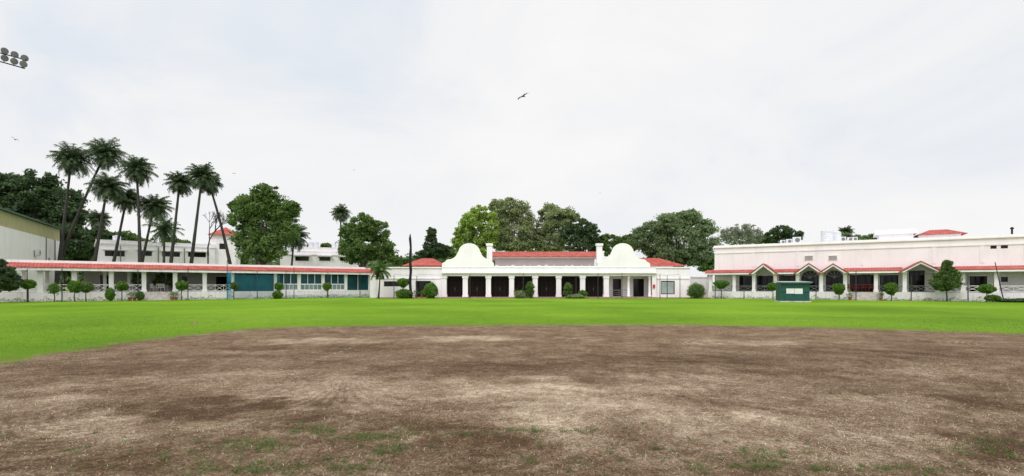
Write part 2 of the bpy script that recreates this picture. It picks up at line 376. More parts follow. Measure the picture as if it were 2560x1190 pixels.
n=90000; Xf=rng.uniform(-24,24,n); Yf=rng.uniform(9,27,n); sdv=sdist(Xf,Yf); k=(sdv<0.4)&(rng.uniform(size=n)<np.where(sdv>-0.8,0.45,1.0)); Xf,Yf=Xf[k],Yf[k]; n=len(Xf)
an=rng.uniform(0,2*np.pi,n); ln=rng.uniform(0.03,0.06,n); el=rng.uniform(0.3,1.2,n)
d=np.stack([np.cos(an)*np.cos(el),np.sin(an)*np.cos(el),np.sin(el)],1)*ln[:,None]; w=np.stack([-np.sin(an),np.cos(an),an*0],1)*0.006
M['f_lawn']=foliage('lawn_blades',(0.07,0.155,0.012),(0.21,0.36,0.035),0.25)
C=np.column_stack([Xf,Yf,np.full(n,0.002)]); o=fastmesh('lawn_grass',np.stack([C-w,C+w,C+d],1).reshape(-1,3),3,'f_lawn'); o['kind']='stuff'; o['label']='short mown bright green lawn grass blades'; o['category']='grass'
ml=MB()
def gl(a,b,w):
    (x0,y0),(x1,y1)=G(*a),G(*b); dx,dy=x1-x0,y1-y0; l=math.hypot(dx,dy); px_,py_=-dy/l*w,dx/l*w; k=len(ml.v)
    ml.v+=[(x0-px_,y0-py_,0.004),(x1-px_,y1-py_,0.004),(x1+px_,y1+py_,0.004),(x0+px_,y0+py_,0.004)]; ml.f.append((k,k+1,k+2,k+3))
gl((790,901),(888,866),0.012)
m,nt,b=newmat('worn_chalk'); t=N(nt,'ShaderNodeBsdfTransparent'); mx=N(nt,'ShaderNodeMixShader'); b.inputs['Base Color'].default_value=(0.55,0.49,0.42,1)
L(nt,ramp(nt,noisetex(nt,5,5,coords(nt)),[(0.40,(0,0,0)),(0.66,(1,1,1))]),mx.inputs[0]); L(nt,t.outputs[0],mx.inputs[1]); L(nt,b.outputs[0],mx.inputs[2]); L(nt,mx.outputs[0],nt.nodes['Material Output'].inputs[0]); M['chalk']=m
o=ml.obj('painted_crease_line','chalk'); o['kind']='structure'
pv=MB(); pv.box(CW.x(948),CW.x(1765),-1.6,-0.05,0,0.10)
o=pv.obj('pavement','brick'); o.location=(CW.o.x,CW.o.y,0); o['kind']='structure'
# ------------------------------------------------------------------ LEFT PAVILION
W=LW
B=thing('pavilion','long white verandah pavilion with red tiled eave and teal glazing','building',(W.o.x,W.o.y,0),W.rot)
X_=W.x; xl=X_(30); xr=X_(925); xg=X_(582)
zf=0.95; zc=3.35; D=7.0
st0,st1=X_(345,-0.5),X_(428,-0.5)
MB().wall(X_(-90),xr,0,zf,0,0.3,[(st0,st1,-1,2)]).obj('plinth_wall','grime',B)
MB().box(X_(-90),xr,0.3,D,0,zf-0.01).obj('floor','floor',B)
s=MB()
for i in range(5): s.box(st0,st1,-1.0+0.25*i,0.29,0.19*i,0.19*(i+1)-0.001)
s.obj('steps','kerb',B)
cols=[100,185,278,360,438,512]
for c in cols: column(B,X_(c),0.28,zf,zc,0.42)
for c in (60,118,192,262,322): column(B,X_(c,3.5),3.5,zf,zc,0.3)
colx=[X_(-90)]+[X_(c) for c in cols]
for i in range(len(colx)-1):
    if i==4: continue
    railing(B,colx[i]+0.25,colx[i+1]-0.25,zf,0.82,0.2)
railing(B,colx[-1]+0.25,xg-0.1,zf,0.82,0.2)
bo=[]
for a_,b_ in ((105,135),(250,272),(395,412),(455,470),(540,600)):
    bo.append((X_(a_,D-0.4),X_(b_,D-0.4),zf,2.9))
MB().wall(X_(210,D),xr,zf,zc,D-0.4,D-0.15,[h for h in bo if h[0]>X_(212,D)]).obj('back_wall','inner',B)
for h in bo:
    if h[0]>X_(212,D): window(B,h[0]+0.01,h[1]-0.01,zf+0.01,2.89,D-0.3,2,2,'woodframe','glass',name='door')
MB().box(xr-0.25,xr,0.31,D-0.41,zf,zc).obj('end_wall','white',B)
MB().box(xl-0.3,xr+0.3,-0.1,D,zc+0.001,zc+0.30).obj('roof_slab','white',B)
r=MB(); r.prismx([(-0.75,zc+0.10),(-0.75,zc+0.16),(0.55,zc+0.66),(0.75,zc+0.66),(0.75,zc+0.305),(-0.12,zc+0.305),(-0.12,zc+0.12)],xl-0.5,xr+0.4)
r.obj('tiled_eave','tile',B)
MB().box(xl-0.5,xr+0.35,0.76,1.1,zc+0.305,zc+0.93).obj('parapet','white',B)
MB().box(xl-0.45,xr+0.35,-0.70,-0.58,zc-0.16,zc+0.10).obj('fascia','grime',B)
zs=W.z(750,712)
gl_b=[(582,688,'tealdark'),(688,748,'w'),(748,808,'w'),(808,865,'w'),(865,925,'tealdark')]
for a_,b_,k in gl_b:
    xa,xb=X_(a_)+0.16,X_(b_)-0.16
    MB().box(X_(a_)-0.155,X_(a_)+0.155,-0.05,0.35,zf,zc).obj('pier','white',B)
    if k=='w':
        MB().box(xa,xb,0.02,0.2,zf,zf+0.12).obj('sill_panel','white',B)
        window(B,xa,xb,zs+0.08,zc-0.06,0.05,3,1,'paint','teal',t=0.07)
        window(B,xa,xb,zf+0.125,zs+0.075,0.05,5,1,'paint','block',t=0.06)
    else:
        window(B,xa,xb,zf+0.01,zc-0.06,0.08,2,1,'paint' if a_>800 else 'woodframe',k,t=0.06)
MB().box(xr-0.155,xr+0.155,-0.05,0.35,zf,zc).obj('pier','white',B)
# ------------------------------------------------------------------ buildings behind left
def annex(pa,Ya,pb,Yb,topa,wins,name,label,depth=9,wy=None,mat='white',slab=True):
    W=Wing(pa,Ya,pb,Yb); zt=W.z(pa,topa); B=thing(name,label,'building',(W.o.x,W.o.y,0),W.rot)
    holes=[(W.x(a),W.x(b),W.z(a,y1),W.z(a,y0)) for a,b,y0,y1 in wins]
    MB().wall(0,W.len,0,zt-0.7,0,0.3,holes).obj('front_wall',mat,B)
    MB().box(0,0.3,0.301,depth,0,zt-0.7).obj('side_wall',mat,B); MB().box(W.len-0.3,W.len,0.301,depth,0,zt-0.7).obj('side_wall',mat,B); MB().box(0.301,W.len-0.301,depth-0.3,depth,0,zt-0.7).obj('rear_wall',mat,B)
    MB().box(-0.15,W.len+0.15,-0.15,depth+0.1,zt-0.699,zt-0.5).obj('cornice','white',B)
    MB().box(0,W.len,0,depth,zt-0.499,zt).obj('parapet',mat,B)
    for h in holes:
        window(B,h[0]+0.01,h[1]-0.01,h[2]+0.01,h[3]-0.01,0.12,3,1)
        if slab: MB().box(h[0]-0.3,h[1]+0.3,-0.6,-0.003,h[3]+0.1,h[3]+0.2).obj('sunshade','white',B)
    return W,B,zt
W1,B1,z1=annex(240,86,537,97,598,[(262,312,626,640),(345,380,627,639),(405,450,629,641),(470,515,630,642),(250,262,665,700),(330,345,665,700)],'annexe_building','two storey white annexe with flat roof and dark windows')
MB().box(-0.6,3.2,-1.6,-0.16,z1-4.6,z1-4.4).obj('balcony_slab','grime',B1)
for c in (300,395,460):
    MB().box(W1.x(c),W1.x(c)+0.12,-0.14,-0.02,0.5,z1-0.9).obj('drain_pipe','steel',B1)
W2,B2,z2=annex(700,88,897,92,626,[(738,772,641,652),(798,826,642,652),(850,884,643,652)],'annexe_building','low white flat roofed block with strip windows')
MB().box(W2.x(733),W2.x(897),0.4,7,z2+0.001,z2+0.7).obj('roof_storey','white',B2)
Yt=100; p=P(565,700,Yt)
T=thing('stair_tower','white square stair tower with red pyramid roof','tower',(p[0],Yt,0),0.3)
zt=H+(HZ-590)*Yt/F; hw=2.1
MB().wall(-hw,hw,0,zt,-hw,-hw+0.3,[(-0.7,0.6,zt-2.7,zt-1.6)]).box(-hw,-hw+0.3,-hw+0.301,hw,0,zt).box(hw-0.3,hw,-hw+0.301,hw,0,zt).box(-hw+0.301,hw-0.301,hw-0.3,hw,0,zt).obj('wall','white',T)
window(T,-0.69,0.59,zt-2.69,zt-1.61,-hw+0.1,2,1)
MB().hip(-hw-0.5,hw+0.5,-hw-0.5,hw+0.5,zt+0.001,zt+1.7).obj('roof','tile',T)
WY=Wing(0,62,150,84)
T=thing('sports_hall','tall hall with olive sheet cladding above white wall','building',(WY.o.x,WY.o.y,0),WY.rot)
zt=WY.z(0,525); zm=WY.z(0,564); Ln=WY.len
MB().wall(-14,Ln,0,zm,0,0.3,[(Ln-6.1,Ln-5.1,5.0,5.9)]).obj('lower_wall','white',T)
MB().box(-14,Ln,0.05,0.3,zm+0.001,zt).box(-14,Ln,0.301,18,zt-0.3,zt).obj('cladding','yellow',T)
MB().box(Ln-0.3,Ln,0.301,18,0,zt-0.301).obj('end_wall','white',T)
MB().box(-14.2,Ln+0.4,-0.5,18,zt+0.001,zt+0.2).obj('roof_edge','greentrim',T)
window(T,Ln-6.09,Ln-5.11,5.01,5.89,0.1,1,1)
for q in (3,7.5): MB().box(Ln-q,Ln-q+0.1,-0.12,-0.01,0.5,zm).obj('drain_pipe','steel',T)
# ------------------------------------------------------------------ CENTRAL CLUBHOUSE
W=CW; B=thing('clubhouse','single storey white clubhouse with curved gables and dark doors','building',(W.o.x,W.o.y,0),0)
X_=W.x; Zc=lambda py:W.z(1300,py)
zb=Zc(690); zp=Zc(669); fl=0.14
MB().box(X_(1105),X_(1640),0,9,0,fl).obj('floor','floor',B)
cen=[1109,1163,1221,1279,1338,1397,1457,1516]
for i,c in enumerate(cen):
    w=0.72 if i in(0,) else 0.62
    x=X_(c); cm=MB(); cm.box(x-w/2,x+w/2,0.05,0.75,fl,zb-0.3); cm.box(x-w/2-0.09,x+w/2+0.09,-0.04,0.84,zb-0.299,zb-0.001); cm.box(x-w/2-0.07,x+w/2+0.07,-0.02,0.82,fl,fl+0.3)
    cm.box(x-w/2-0.02,x-0.08,0.02,0.049,fl+0.35,zb-0.45).box(x+0.08,x+w/2+0.02,0.02,0.049,fl+0.35,zb-0.45)
    cm.obj('column','white',B)
for c in (1573,1626):
    x=X_(c); cm=MB(); lathe(cm,[(0.24,fl),(0.24,fl+0.2),(0.17,fl+0.25),(0.15,zb-0.3),(0.24,zb-0.2),(0.24,zb-0.002)],(x,0.4,0),16); cm.obj('column','white',B,True)
MB().box(X_(1105),X_(1640),0,9,zb,zb+0.35).obj('beam','white',B)
MB().box(X_(1103),X_(1642),-0.35,9.2,zb+0.351,zb+0.5).obj('cornice','white',B)
MB().box(X_(1105),X_(1640),-0.05,0.25,zb+0.501,zp).obj('parapet','white',B)
MB().box(X_(1104),X_(1641),-0.10,0.36,zp+0.001,zp+0.08).obj('coping','white',B)
MB().box(X_(1105)+0.01,X_(1640)-0.01,0.4,9,zb+0.501,zb+0.62).obj('terrace_floor','floor',B)
for i in range(7):
    a_,b_=X_(cen[i])+0.33,X_(cen[i+1])-0.33; y=0.9
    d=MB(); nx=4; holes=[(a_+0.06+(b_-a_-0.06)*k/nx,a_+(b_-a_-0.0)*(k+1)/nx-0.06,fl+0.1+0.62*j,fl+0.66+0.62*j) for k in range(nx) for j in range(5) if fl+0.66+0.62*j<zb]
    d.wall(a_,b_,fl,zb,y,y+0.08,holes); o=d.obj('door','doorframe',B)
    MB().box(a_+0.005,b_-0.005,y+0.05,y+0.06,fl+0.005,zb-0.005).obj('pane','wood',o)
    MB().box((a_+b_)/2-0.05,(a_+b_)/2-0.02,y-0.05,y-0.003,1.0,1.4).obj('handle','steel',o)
MB().box(X_(1516)+0.3,X_(1516)+0.5,0.8,3.2,fl+0.001,zb).obj('side_wall','white',B)
wl=[(X_(1532,3.2),X_(1553,3.2),fl+0.001,2.6),(X_(1583,3.2),X_(1610,3.2),fl+0.001,2.6)]
MB().wall(X_(1516)+0.3,X_(1640),fl+0.001,zb,3.2,3.4,wl).obj('back_wall','white',B)
for h in wl: window(B,h[0]+0.01,h[1]-0.01,h[2]+0.01,h[3]-0.01,3.25,2,1,'woodframe','glass',name='door')
railing(B,X_(1528),X_(1572)-0.2,fl,0.95,0.2,'steel',False)
MB().box(X_(1105),X_(1640),8.7,9,fl,zb).obj('rear_wall','white',B); MB().box(X_(1105),X_(1105)+0.2,0.9,8.69,fl,zb).obj('side_wall','white',B); MB().box(X_(1640)-0.2,X_(1640),3.41,8.69,fl,zb).obj('side_wall','white',B)
MB().box(X_(1632),X_(1637),-0.15,-0.02,Zc(720),Zc(711)).obj('fire_alarm_box','redbox',B)
MB().box(X_(1627)+0.2,X_(1640),0.01,0.3,fl,zb).obj('corner_wall','white',B)
def gable(cx,sgn,name='gable'):
    # flat parapet: round head flowing through concave flanks into convex shoulders
    pts=[(-68,668),(-68,660),(-66,657),(-62,655.5),(-59,653),(-57,650),(-53,648.5),(-47,648),(-41,646),(-36,642.5),(-32,638),(-29.5,633),(-28.5,630)]
    for i in range(1,21):
        an=math.pi*(1-i/21); pts.append((27*math.cos(an),631-23*math.sin(an)))
    pts+=[(28.5,630),(29.5,633),(32,638),(36,642.5),(41,646),(47,648),(52,649),(56,652),(58,655),(61,657),(62,660),(62,668)]
    poly=[(X_(cx+sgn*a),Zc(y)) for a,y in pts]
    if sgn<0: poly=poly[::-1]
    g=MB(); g.prism(poly[::-1],-0.04,0.24); o=g.obj(name,'gable',B)
gable(1173,1); gable(1557,-1)
for c in (1223,1502):
    ch=MB(); x=X_(c); ch.box(x-0.36,x+0.36,0.9,1.6,zb+0.63,Zc(613)); ch.box(x-0.46,x+0.46,0.8,1.7,Zc(613)+0.001,Zc(607)); ch.box(x-0.44,x+0.44,0.82,1.68,Zc(658),Zc(655)); ch.obj('chimney','white',B)
for c,t in ((1168,570),(1555,583)):
    mm=MB(); tube(mm,[(X_(c),1.2,zb+0.6),(X_(c),1.2,Zc(t))],[0.035,0.015],6); mm.obj('lightning_rod','steel',B)
d0=6.0; xa,xb=X_(1238,d0),X_(1486,d0); ze=W.z(1300,646,d0); zr=W.z(1300,629,8.5)
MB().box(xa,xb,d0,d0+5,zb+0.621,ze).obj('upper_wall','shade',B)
MB().box(xa-0.5,xb+0.5,d0-0.9,d0+5,ze+0.001,ze+0.14).obj('eaves_board','white',B)
MB().prismx([(d0-1.1,ze+0.141),(d0-1.1,ze+0.22),(d0+2.4,zr),(d0+5.5,ze+0.22),(d0+5.5,ze+0.141)],xa-0.6,xb+0.6).obj('upper_roof','tile',B)
MB().box(X_(1236),X_(1516),0.02,0.2,zp+0.081,zp+0.2).obj('terrace_rail','white',B)
MB().hip(X_(1012,7),X_(1118,7),5,11,W.z(1060,664,5),W.z(1060,646,8),2.2).box(X_(1030,7),X_(1104,7),5.3,10.7,3.9,W.z(1060,664,5)-0.001).obj('hipped_roof','tile',B)
MB().hip(X_(1512,9),X_(1702,9),6,13,W.z(1600,665,6),W.z(1600,645,9.5),3.2).obj('hipped_roof','tile',B)
MB().box(X_(1538,7),X_(1680,7),6.5,12.5,fl,W.z(1600,665,6)-0.001).obj('rear_block','white',B)
hl=[(X_(948)+0.5,X_(1000),Zc(716),Zc(703)),(X_(1037),X_(1076),0.1,Zc(702))]
MB().wall(X_(942),X_(1105)-0.01,0,Zc(668),0.5,0.8,hl).obj('wing_wall','white',B)
MB().box(X_(942),X_(1105)-0.01,0.35,0.499,Zc(670),Zc(667)).box(X_(942),X_(1105)-0.01,0.40,0.499,Zc(697),Zc(695)).obj('wing_coping','white',B)
MB().box(X_(942),X_(1105)-0.01,0.81,8,Zc(672),Zc(669)).obj('wing_roof','white',B)
window(B,hl[0][0]+0.01,hl[0][1]-0.01,hl[0][2]+0.01,hl[0][3]-0.01,0.6,4,1)
window(B,hl[1][0]+0.01,hl[1][1]-0.01,0.11,hl[1][3]-0.01,0.7,3,2,name='door')
MB().box(X_(1090),X_(1104),-0.1,0.34,0.1,Zc(700)).obj('buttress','white',B)
hr=[(X_(1655),X_(1690),Zc(736),Zc(702))]
MB().wall(X_(1640)+0.01,X_(1728),0,Zc(668),0.5,0.8,hr).box(X_(1728)-0.3,X_(1728),0.801,9,0,Zc(668)).obj('wing_wall','white',B)
MB().box(X_(1640)+0.01,X_(1728)+0.1,0.35,0.499,Zc(670),Zc(667)).box(X_(1640)+0.01,X_(1728),0.40,0.499,Zc(697),Zc(695)).obj('wing_coping','white',B)
MB().box(X_(1640)+0.01,X_(1728),0.81,8,Zc(672),Zc(669)).obj('wing_roof','white',B)
window(B,hr[0][0]+0.01,hr[0][1]-0.01,hr[0][2]+0.01,hr[0][3]-0.01,0.6,1,1,'woodframe','frost',t=0.09)
for (a_,b_,y_,t) in ((1728,1775,3,694),(925,948,2,690)):
    o=MB(); o.box(X_(a_,y_),X_(b_,y_)+0.3,y_,y_+0.3,0,W.z(1300,t,y_)); o.box(X_(a_,y_),X_(b_,y_)+0.3,y_-0.1,y_+0.4,W.z(1300,t,y_)+0.001,W.z(1300,t,y_)+0.12)
    q=o.obj('boundary_wall','grime'); q.location=(W.o.x,W.o.y,0); q['label']='grey weathered boundary wall between two buildings'; q['category']='wall'
# ------------------------------------------------------------------ RIGHT BUILDING
W=RW; B=thing('banquet_building','long white two level building with gabled verandah and red eave','building',(W.o.x,W.o.y,0),W.rot)
X_=W.x; zf=0.92; zc=3.2; D=3.2; xe=X_(2760); x0=X_(1770)
st0,st1=X_(2130,-0.5),X_(2196,-0.5)
MB().wall(x0,xe,0,zf,0,0.3,[(st0,st1,-1,2)]).obj('plinth_wall','grime',B)
MB().box(x0,xe,0.3,D+6,0,zf-0.01).obj('floor','floor',B)
s=MB()
for i in range(5): s.box(st0,st1,-1.0+0.25*i,0.29,0.18*i,0.18*(i+1)-0.001)
s.obj('steps','kerb',B)
pc=[1776,1835,1884,1938,1994,2053,2113,2190,2262,2345,2408,2492,2580,2680]
for c in pc: column(B,X_(c),0.25,zf,zc,0.36,'white')
for i in range(len(pc)-1):
    if i==6: continue
    railing(B,X_(pc[i])+0.22,X_(pc[i+1])-0.22,zf,0.72,0.18,mat='steel' if i<9 else 'paint')
zt=W.z(1772,615,D)
ops=[(1848,1884,2.95,0),(1892,1932,2.95,0),(1948,1988,2.95,0),(2003,2047,3.5,1),(2064,2108,3.5,1),(2124,2186,2.95,0),(2200,2246,2.9,0),(2272,2312,3.4,0),(2424,2468,2.7,0),(2503,2520,2.6,2),(2600,2660,2.7,0)]
hs=[(X_(a,D),X_(b,D),zf if k!=2 else 2.0,t) for a,b,t,k in ops]
up=[(X_(2476,D),X_(2492,D),W.z(2480,622,D),W.z(2480,614,D)),(X_(2502,D),X_(2520,D),W.z(2480,622,D),W.z(2480,614,D))]
MB().wall(x0+0.2,xe,zf,zt-0.35,D,D+0.3,hs+up).obj('main_wall','cream',B)
for h,(a,b,t,k) in zip(hs,ops):
    o=window(B,h[0]+0.01,h[1]-0.01,h[2]+0.01,h[3]-0.01,D+0.12,3 if k!=2 else 1,1,'doorframe','glass',name='door' if k!=2 else 'window')
    if k==1:
        xm=(h[0]+h[1])/2; r_=(h[1]-h[0])/2; zz=h[3]-r_
        for sg in (-1,1):
            arc_=[(xm+sg*r_*math.cos(t_),zz+r_*math.sin(t_)) for t_ in np.linspace(0,math.pi/2,9)]
            pl_=arc_+[(xm+sg*r_,h[3])]
            MB().prism(pl_,D+0.02,D+0.11).obj('arch_spandrel','cream',o)
        fr=MB()
        for i in range(1,6):
            t_=math.pi*i/6; fr.bar((xm,D+0.1,zz),(xm+r_*math.cos(t_),D+0.1,zz+r_*math.sin(t_)),0.02)
        fr.obj('fanlight_bars','paint',o)
for h in up: window(B,h[0]+0.01,h[1]-0.01,h[2]+0.01,h[3]-0.01,D+0.12,1,1)
MB().box(x0,xe,D-0.18,D+11,zt-0.349,zt-0.2).obj('cornice','cream',B)
MB().box(x0+0.1,xe,D-0.06,D+11,zt-0.199,zt).obj('parapet','cream',B)
MB().box(x0+0.2,xe,D-0.08,D-0.001,zt-1.1,zt-0.95).obj('string_course','cream',B)
MB().box(x0+0.2,x0+0.5,D+0.301,D+11,zf,zt-0.351).obj('side_wall','cream',B)
for c in (1880,1990,2150,2330,2450,2560):
    MB().box(X_(c,D),X_(c,D)+0.35,D-0.05,D-0.001,zc+0.9,zt-1.101).obj('pilaster','cream',B)
for c in (2022,2082):
    v_=MB(); xa=X_(c,D)-0.5; za=W.z(c,651,D)
    v_.box(xa,xa+1.0,D-0.06,D-0.001,za,za+0.65)
    o=v_.obj('vent_frame','cream',B); lv=MB()
    for i in range(6): lv.box(xa+0.08,xa+0.92,D-0.09,D-0.061,za+0.07+0.09*i,za+0.11+0.09*i)
    lv.obj('louvres','steel',o)
gabs=[(1883,1937,1910,659,.0),(1994,2052,2022,658,0),(2054,2112,2083,659,0),(2256,2346,2297,653,0)]
seg=[];cur=x0-0.3
for a,b,_,_,_ in gabs: seg.append((cur,X_(a)+0.05)); cur=X_(b)-0.05
seg.append((cur,xe))
for a,b in seg:
    if b-a<0.3: continue
    MB().box(max(a,x0),b,0,D-0.001,zc+0.001,zc+0.2).obj('verandah_slab','white',B)
    MB().box(max(a,x0),b,-0.05,0.3,zc-0.18,zc-0.001).obj('verandah_beam','white',B)
    MB().prismx([(-0.6,zc+0.06),(-0.6,zc+0.12),(0.9,zc+0.50),(D-0.05,zc+0.56),(D-0.05,zc+0.205),(-0.06,zc+0.205),(-0.06,zc+0.07)],a,b).obj('tiled_eave','tile',B)
    MB().box(a,b,-0.55,-0.43,zc-0.14,zc+0.05).obj('fascia','white',B)
for a,b,c,py,_ in gabs:
    xa,xb=X_(a)-0.15,X_(b)+0.15; xm=(xa+xb)/2; zk=W.z(c,py); z0=zc-0.10; e=0.22
    g=MB(); 
    g.prism([(xa,z0),(xm,zk-0.12),(xb,z0),(xb-e,z0),(xm,zk-0.12-e*(zk-z0)/((xb-xa)/2)),(xa+e,z0)][::-1],-0.75,D-0.12)
    q=g.obj('gable_frame','white',B)
    MB().prism([(xa-0.25,z0-0.10),(xm,zk-0.11),(xb+0.25,z0-0.10),(xb+0.25,z0+0.02),(xm,zk+0.02),(xa-0.25,z0+0.02)][::-1],-0.82,D-0.1).obj('gable_roof','tile',B)
# ------------------------------------------------------------------ rooftop things on the right
def tank(px,d,r,h,z0,W=RW,label='round white plastic water tank on flat roof'):
    p=W.w(W.x(px,d),d,z0); T=thing('water_tank',label,'water tank',p,0,'rooftop water tanks')
    t=MB(); pr=[(r*0.98,0)]
    for i in range(6): pr+=[(r,h*(i+0.15)/6),(r,h*(i+0.7)/6),(r*0.95,h*(i+0.85)/6)]
    pr+=[(r,h),(r*0.75,h*1.07),(r*0.3,h*1.12)]; lathe(t,pr); t.obj('body','tank',T,True)
    l=MB(); lathe(l,[(r*0.29,h*1.121),(r*0.29,h*1.18),(r*0.2,h*1.2)],n=12); l.obj('lid','tank',T)
tank(2068,D+3,0.72,1.5,zt); tank(2087,D+4.5,0.72,1.45,zt)
def acunit(p,rot=0,s=1.0,label='white air conditioner condenser unit on flat roof'):
    T=thing('air_conditioner',label,'air conditioner',p,rot,'rooftop air conditioners'); T.scale=(s,s,s)
    MB().box(-0.5,0.5,-0.2,0.2,0.08,0.9).box(-0.45,-0.35,-0.18,0.18,0,0.079).box(0.35,0.45,-0.18,0.18,0,0.079).obj('casing','tank',T)
    g=MB(); tube(g,[(0.1,-0.215,0.48),(0.1,-0.201,0.48)],[0.3,0.3],18); g.obj('fan_grille','steel',T)
for c,s_ in ((1957,0.6),(1973,0.7),(1992,0.95),(2107,0.7),(2125,0.6),(2137,0.6)):
    acunit(RW.w(RW.x(c,D+2),D+2,zt),RW.rot,s_)
T=thing('rooftop_room','small white rooftop room beside red hipped roof','building',RW.w(RW.x(2240,D+5),D+5,0),RW.rot)
zz=RW.z(2240,585,D+5); 
MB().box(-1.7,1.7,0,4,zt+0.001,zz).box(-2.1,2.1,-0.4,4.4,zz+0.001,zz+0.12).obj('wall','white',T)
MB().prismx([(-0.4,zz+0.121),(2,zz+0.7),(4.4,zz+0.121)],-2.1,2.1).obj('roof','white',T)
MB().box(2.3,6.3,1,5,zt+0.001,zz-0.2).obj('lower_wall','white',T)
MB().hip(2.0,6.9,0.6,5.4,zz-0.199,zz+0.55,1.6).obj('hipped_roof','tile',T)
T=thing('chimney_flue','short dark metal flue standing on the roof','flue',RW.w(RW.x(2530,D+1),D+1,zt),0)
t=MB(); lathe(t,[(0.09,0),(0.09,0.6),(0.16,0.62),(0.16,0.75),(0.03,0.85)],n=12); t.obj('pipe','black',T)
t=MB(); lathe(t,[(0.14,0),(0.14,0.04)],n=12); t.obj('flange','steel',T)
for c in (778,790): tank(c,3,0.5,1.0,z2+0.7,W2)
for c in (835,845): tank(c,4,0.4,1.0,z2+0.7,W2)
tank(292,3,0.6,0.9,z1,W1)
for c in (870,760): acunit(W2.w(W2.x(c,2),2,z2+0.7),W2.rot,0.8)
acunit(WY.w(WY.x(95,-0.35),-0.35,WY.z(95,640,-0.35)),WY.rot,1.0,'wall mounted air conditioner on white hall wall')
# ------------------------------------------------------------------ chairs
def chair_parts(mat):
    s=MB(); s.box(-0.23,0.23,-0.22,0.22,0.42,0.46)
    for x in(-0.2,0.2):
        for y in(-0.19,0.19): s.bar((x*1.1,y*1.1,0),(x,y,0.42),0.025)
    bk=MB(); bk.wall(-0.22,0.22,0.461,0.9,0.19,0.23,[(-0.15,-0.05,0.52,0.82),(0.05,0.15,0.52,0.82)]); 
    for x in(-0.22,0.22): bk.bar((x,-0.18,0.66),(x,0.2,0.66),0.022); bk.bar((x,-0.18,0.46),(x,-0.18,0.66),0.018)
    return s,bk
proto={}
def chair(p,rot,mat,label,group):
    if mat not in proto:
        s,bk=chair_parts(mat); T=thing('chair',label,'chair',p,rot,group); a=s.obj('seat',mat,T); b=bk.obj('backrest',mat,T); proto[mat]=(a,b)
    else:
        T=thing('chair',label,'chair',p,rot,group)
        for src in proto[mat]:
            c=src.copy(); c.parent=T; COL.objects.link(c)
for i in range(8):
    c=2122+i*9.2; d=1.6+0.5*(i%2)
    chair(RW.w(RW.x(c,d),d,zf),RW.rot,'redp','red plastic armchair on the verandah','red verandah chairs')
for i,c in enumerate((383,393,403,412)):
    chair(LW.w(LW.x(c,1.8+0.4*(i%2)),1.8+0.4*(i%2),0.95),LW.rot+random.uniform(-1,1),'paint','white plastic armchair on the verandah','white plastic chairs')
ztr=CW.z(1300,690)+0.62
for i in range(13):
    c=1242+i*21+random.uniform(-5,5); dd=random.uniform(0.8,1.8)
    chair(CW.w(CW.x(c,dd),dd,ztr),random.uniform(0,6.28),'paint','white plastic armchair on the roof terrace','white plastic chairs')
for i,c in enumerate((1262,1335,1402,1470)):
    p=CW.w(CW.x(c,2.6),2.6,ztr); T=thing('table','round white table on the roof terrace','table',p,0,'white terrace tables')
    t=MB(); lathe(t,[(0.5,0.70),(0.5,0.74)]); t.obj('table_top','paint',T); t=MB(); lathe(t,[(0.28,0),(0.06,0.06),(0.05,0.699)],n=12); t.obj('pedestal','paint',T)
# ------------------------------------------------------------------ kiosk
KX=(1988-CX)*51.5/F
K=thing('kiosk','dark green wooden kiosk with white boards and flat overhanging roof','kiosk',(KX,51.5,0),-0.12)
kw=1.35; kh=1.95
MB().box(-kw,kw,0,1.3,0.12,0.95).obj('counter_body','kiosk',K)
fr=MB()
for x in (-kw,kw-0.1): fr.box(x,x+0.1,0,0.1,0.951,kh).box(x,x+0.1,1.2,1.3,0.951,kh)
fr.box(-kw+0.1,kw-0.1,1.2,1.28,0.951,kh).box(-kw,-kw+0.06,0.1,1.2,0.951,kh).box(kw-0.06,kw,0.1,1.2,0.951,kh).box(-kw+0.101,kw-0.101,0.02,0.1,1.0,kh-0.001)
fr.obj('frame','kiosk',K)
MB().prismx([(-0.35,kh+0.001),(-0.35,kh+0.05),(1.5,kh+0.14),(1.5,kh+0.08)],-kw-0.15,kw+0.15).obj('roof','frost',K)
MB().box(-kw-0.1,kw+0.1,-0.3,-0.05,kh-0.12,kh).obj('roof_fascia','kiosk',K)
MB().box(-0.85,-0.10,-0.06,-0.004,0.85,1.35).obj('white_board','paper',K); MB().box(-0.07,0.68,-0.06,-0.004,0.82,1.35).obj('white_board','paper',K)
MB().box(-kw-0.1,kw+0.1,-0.15,1.4,0,0.119).obj('base','kerb',K)
MB().box(-kw+0.1,kw-0.1,-0.05,-0.003,0.16,0.22).box(-kw+0.3,-kw+0.36,-0.05,-0.003,0.221,0.7).box(kw-0.36,kw-0.3,-0.05,-0.003,0.221,0.7).obj('trim','greentrim',K)
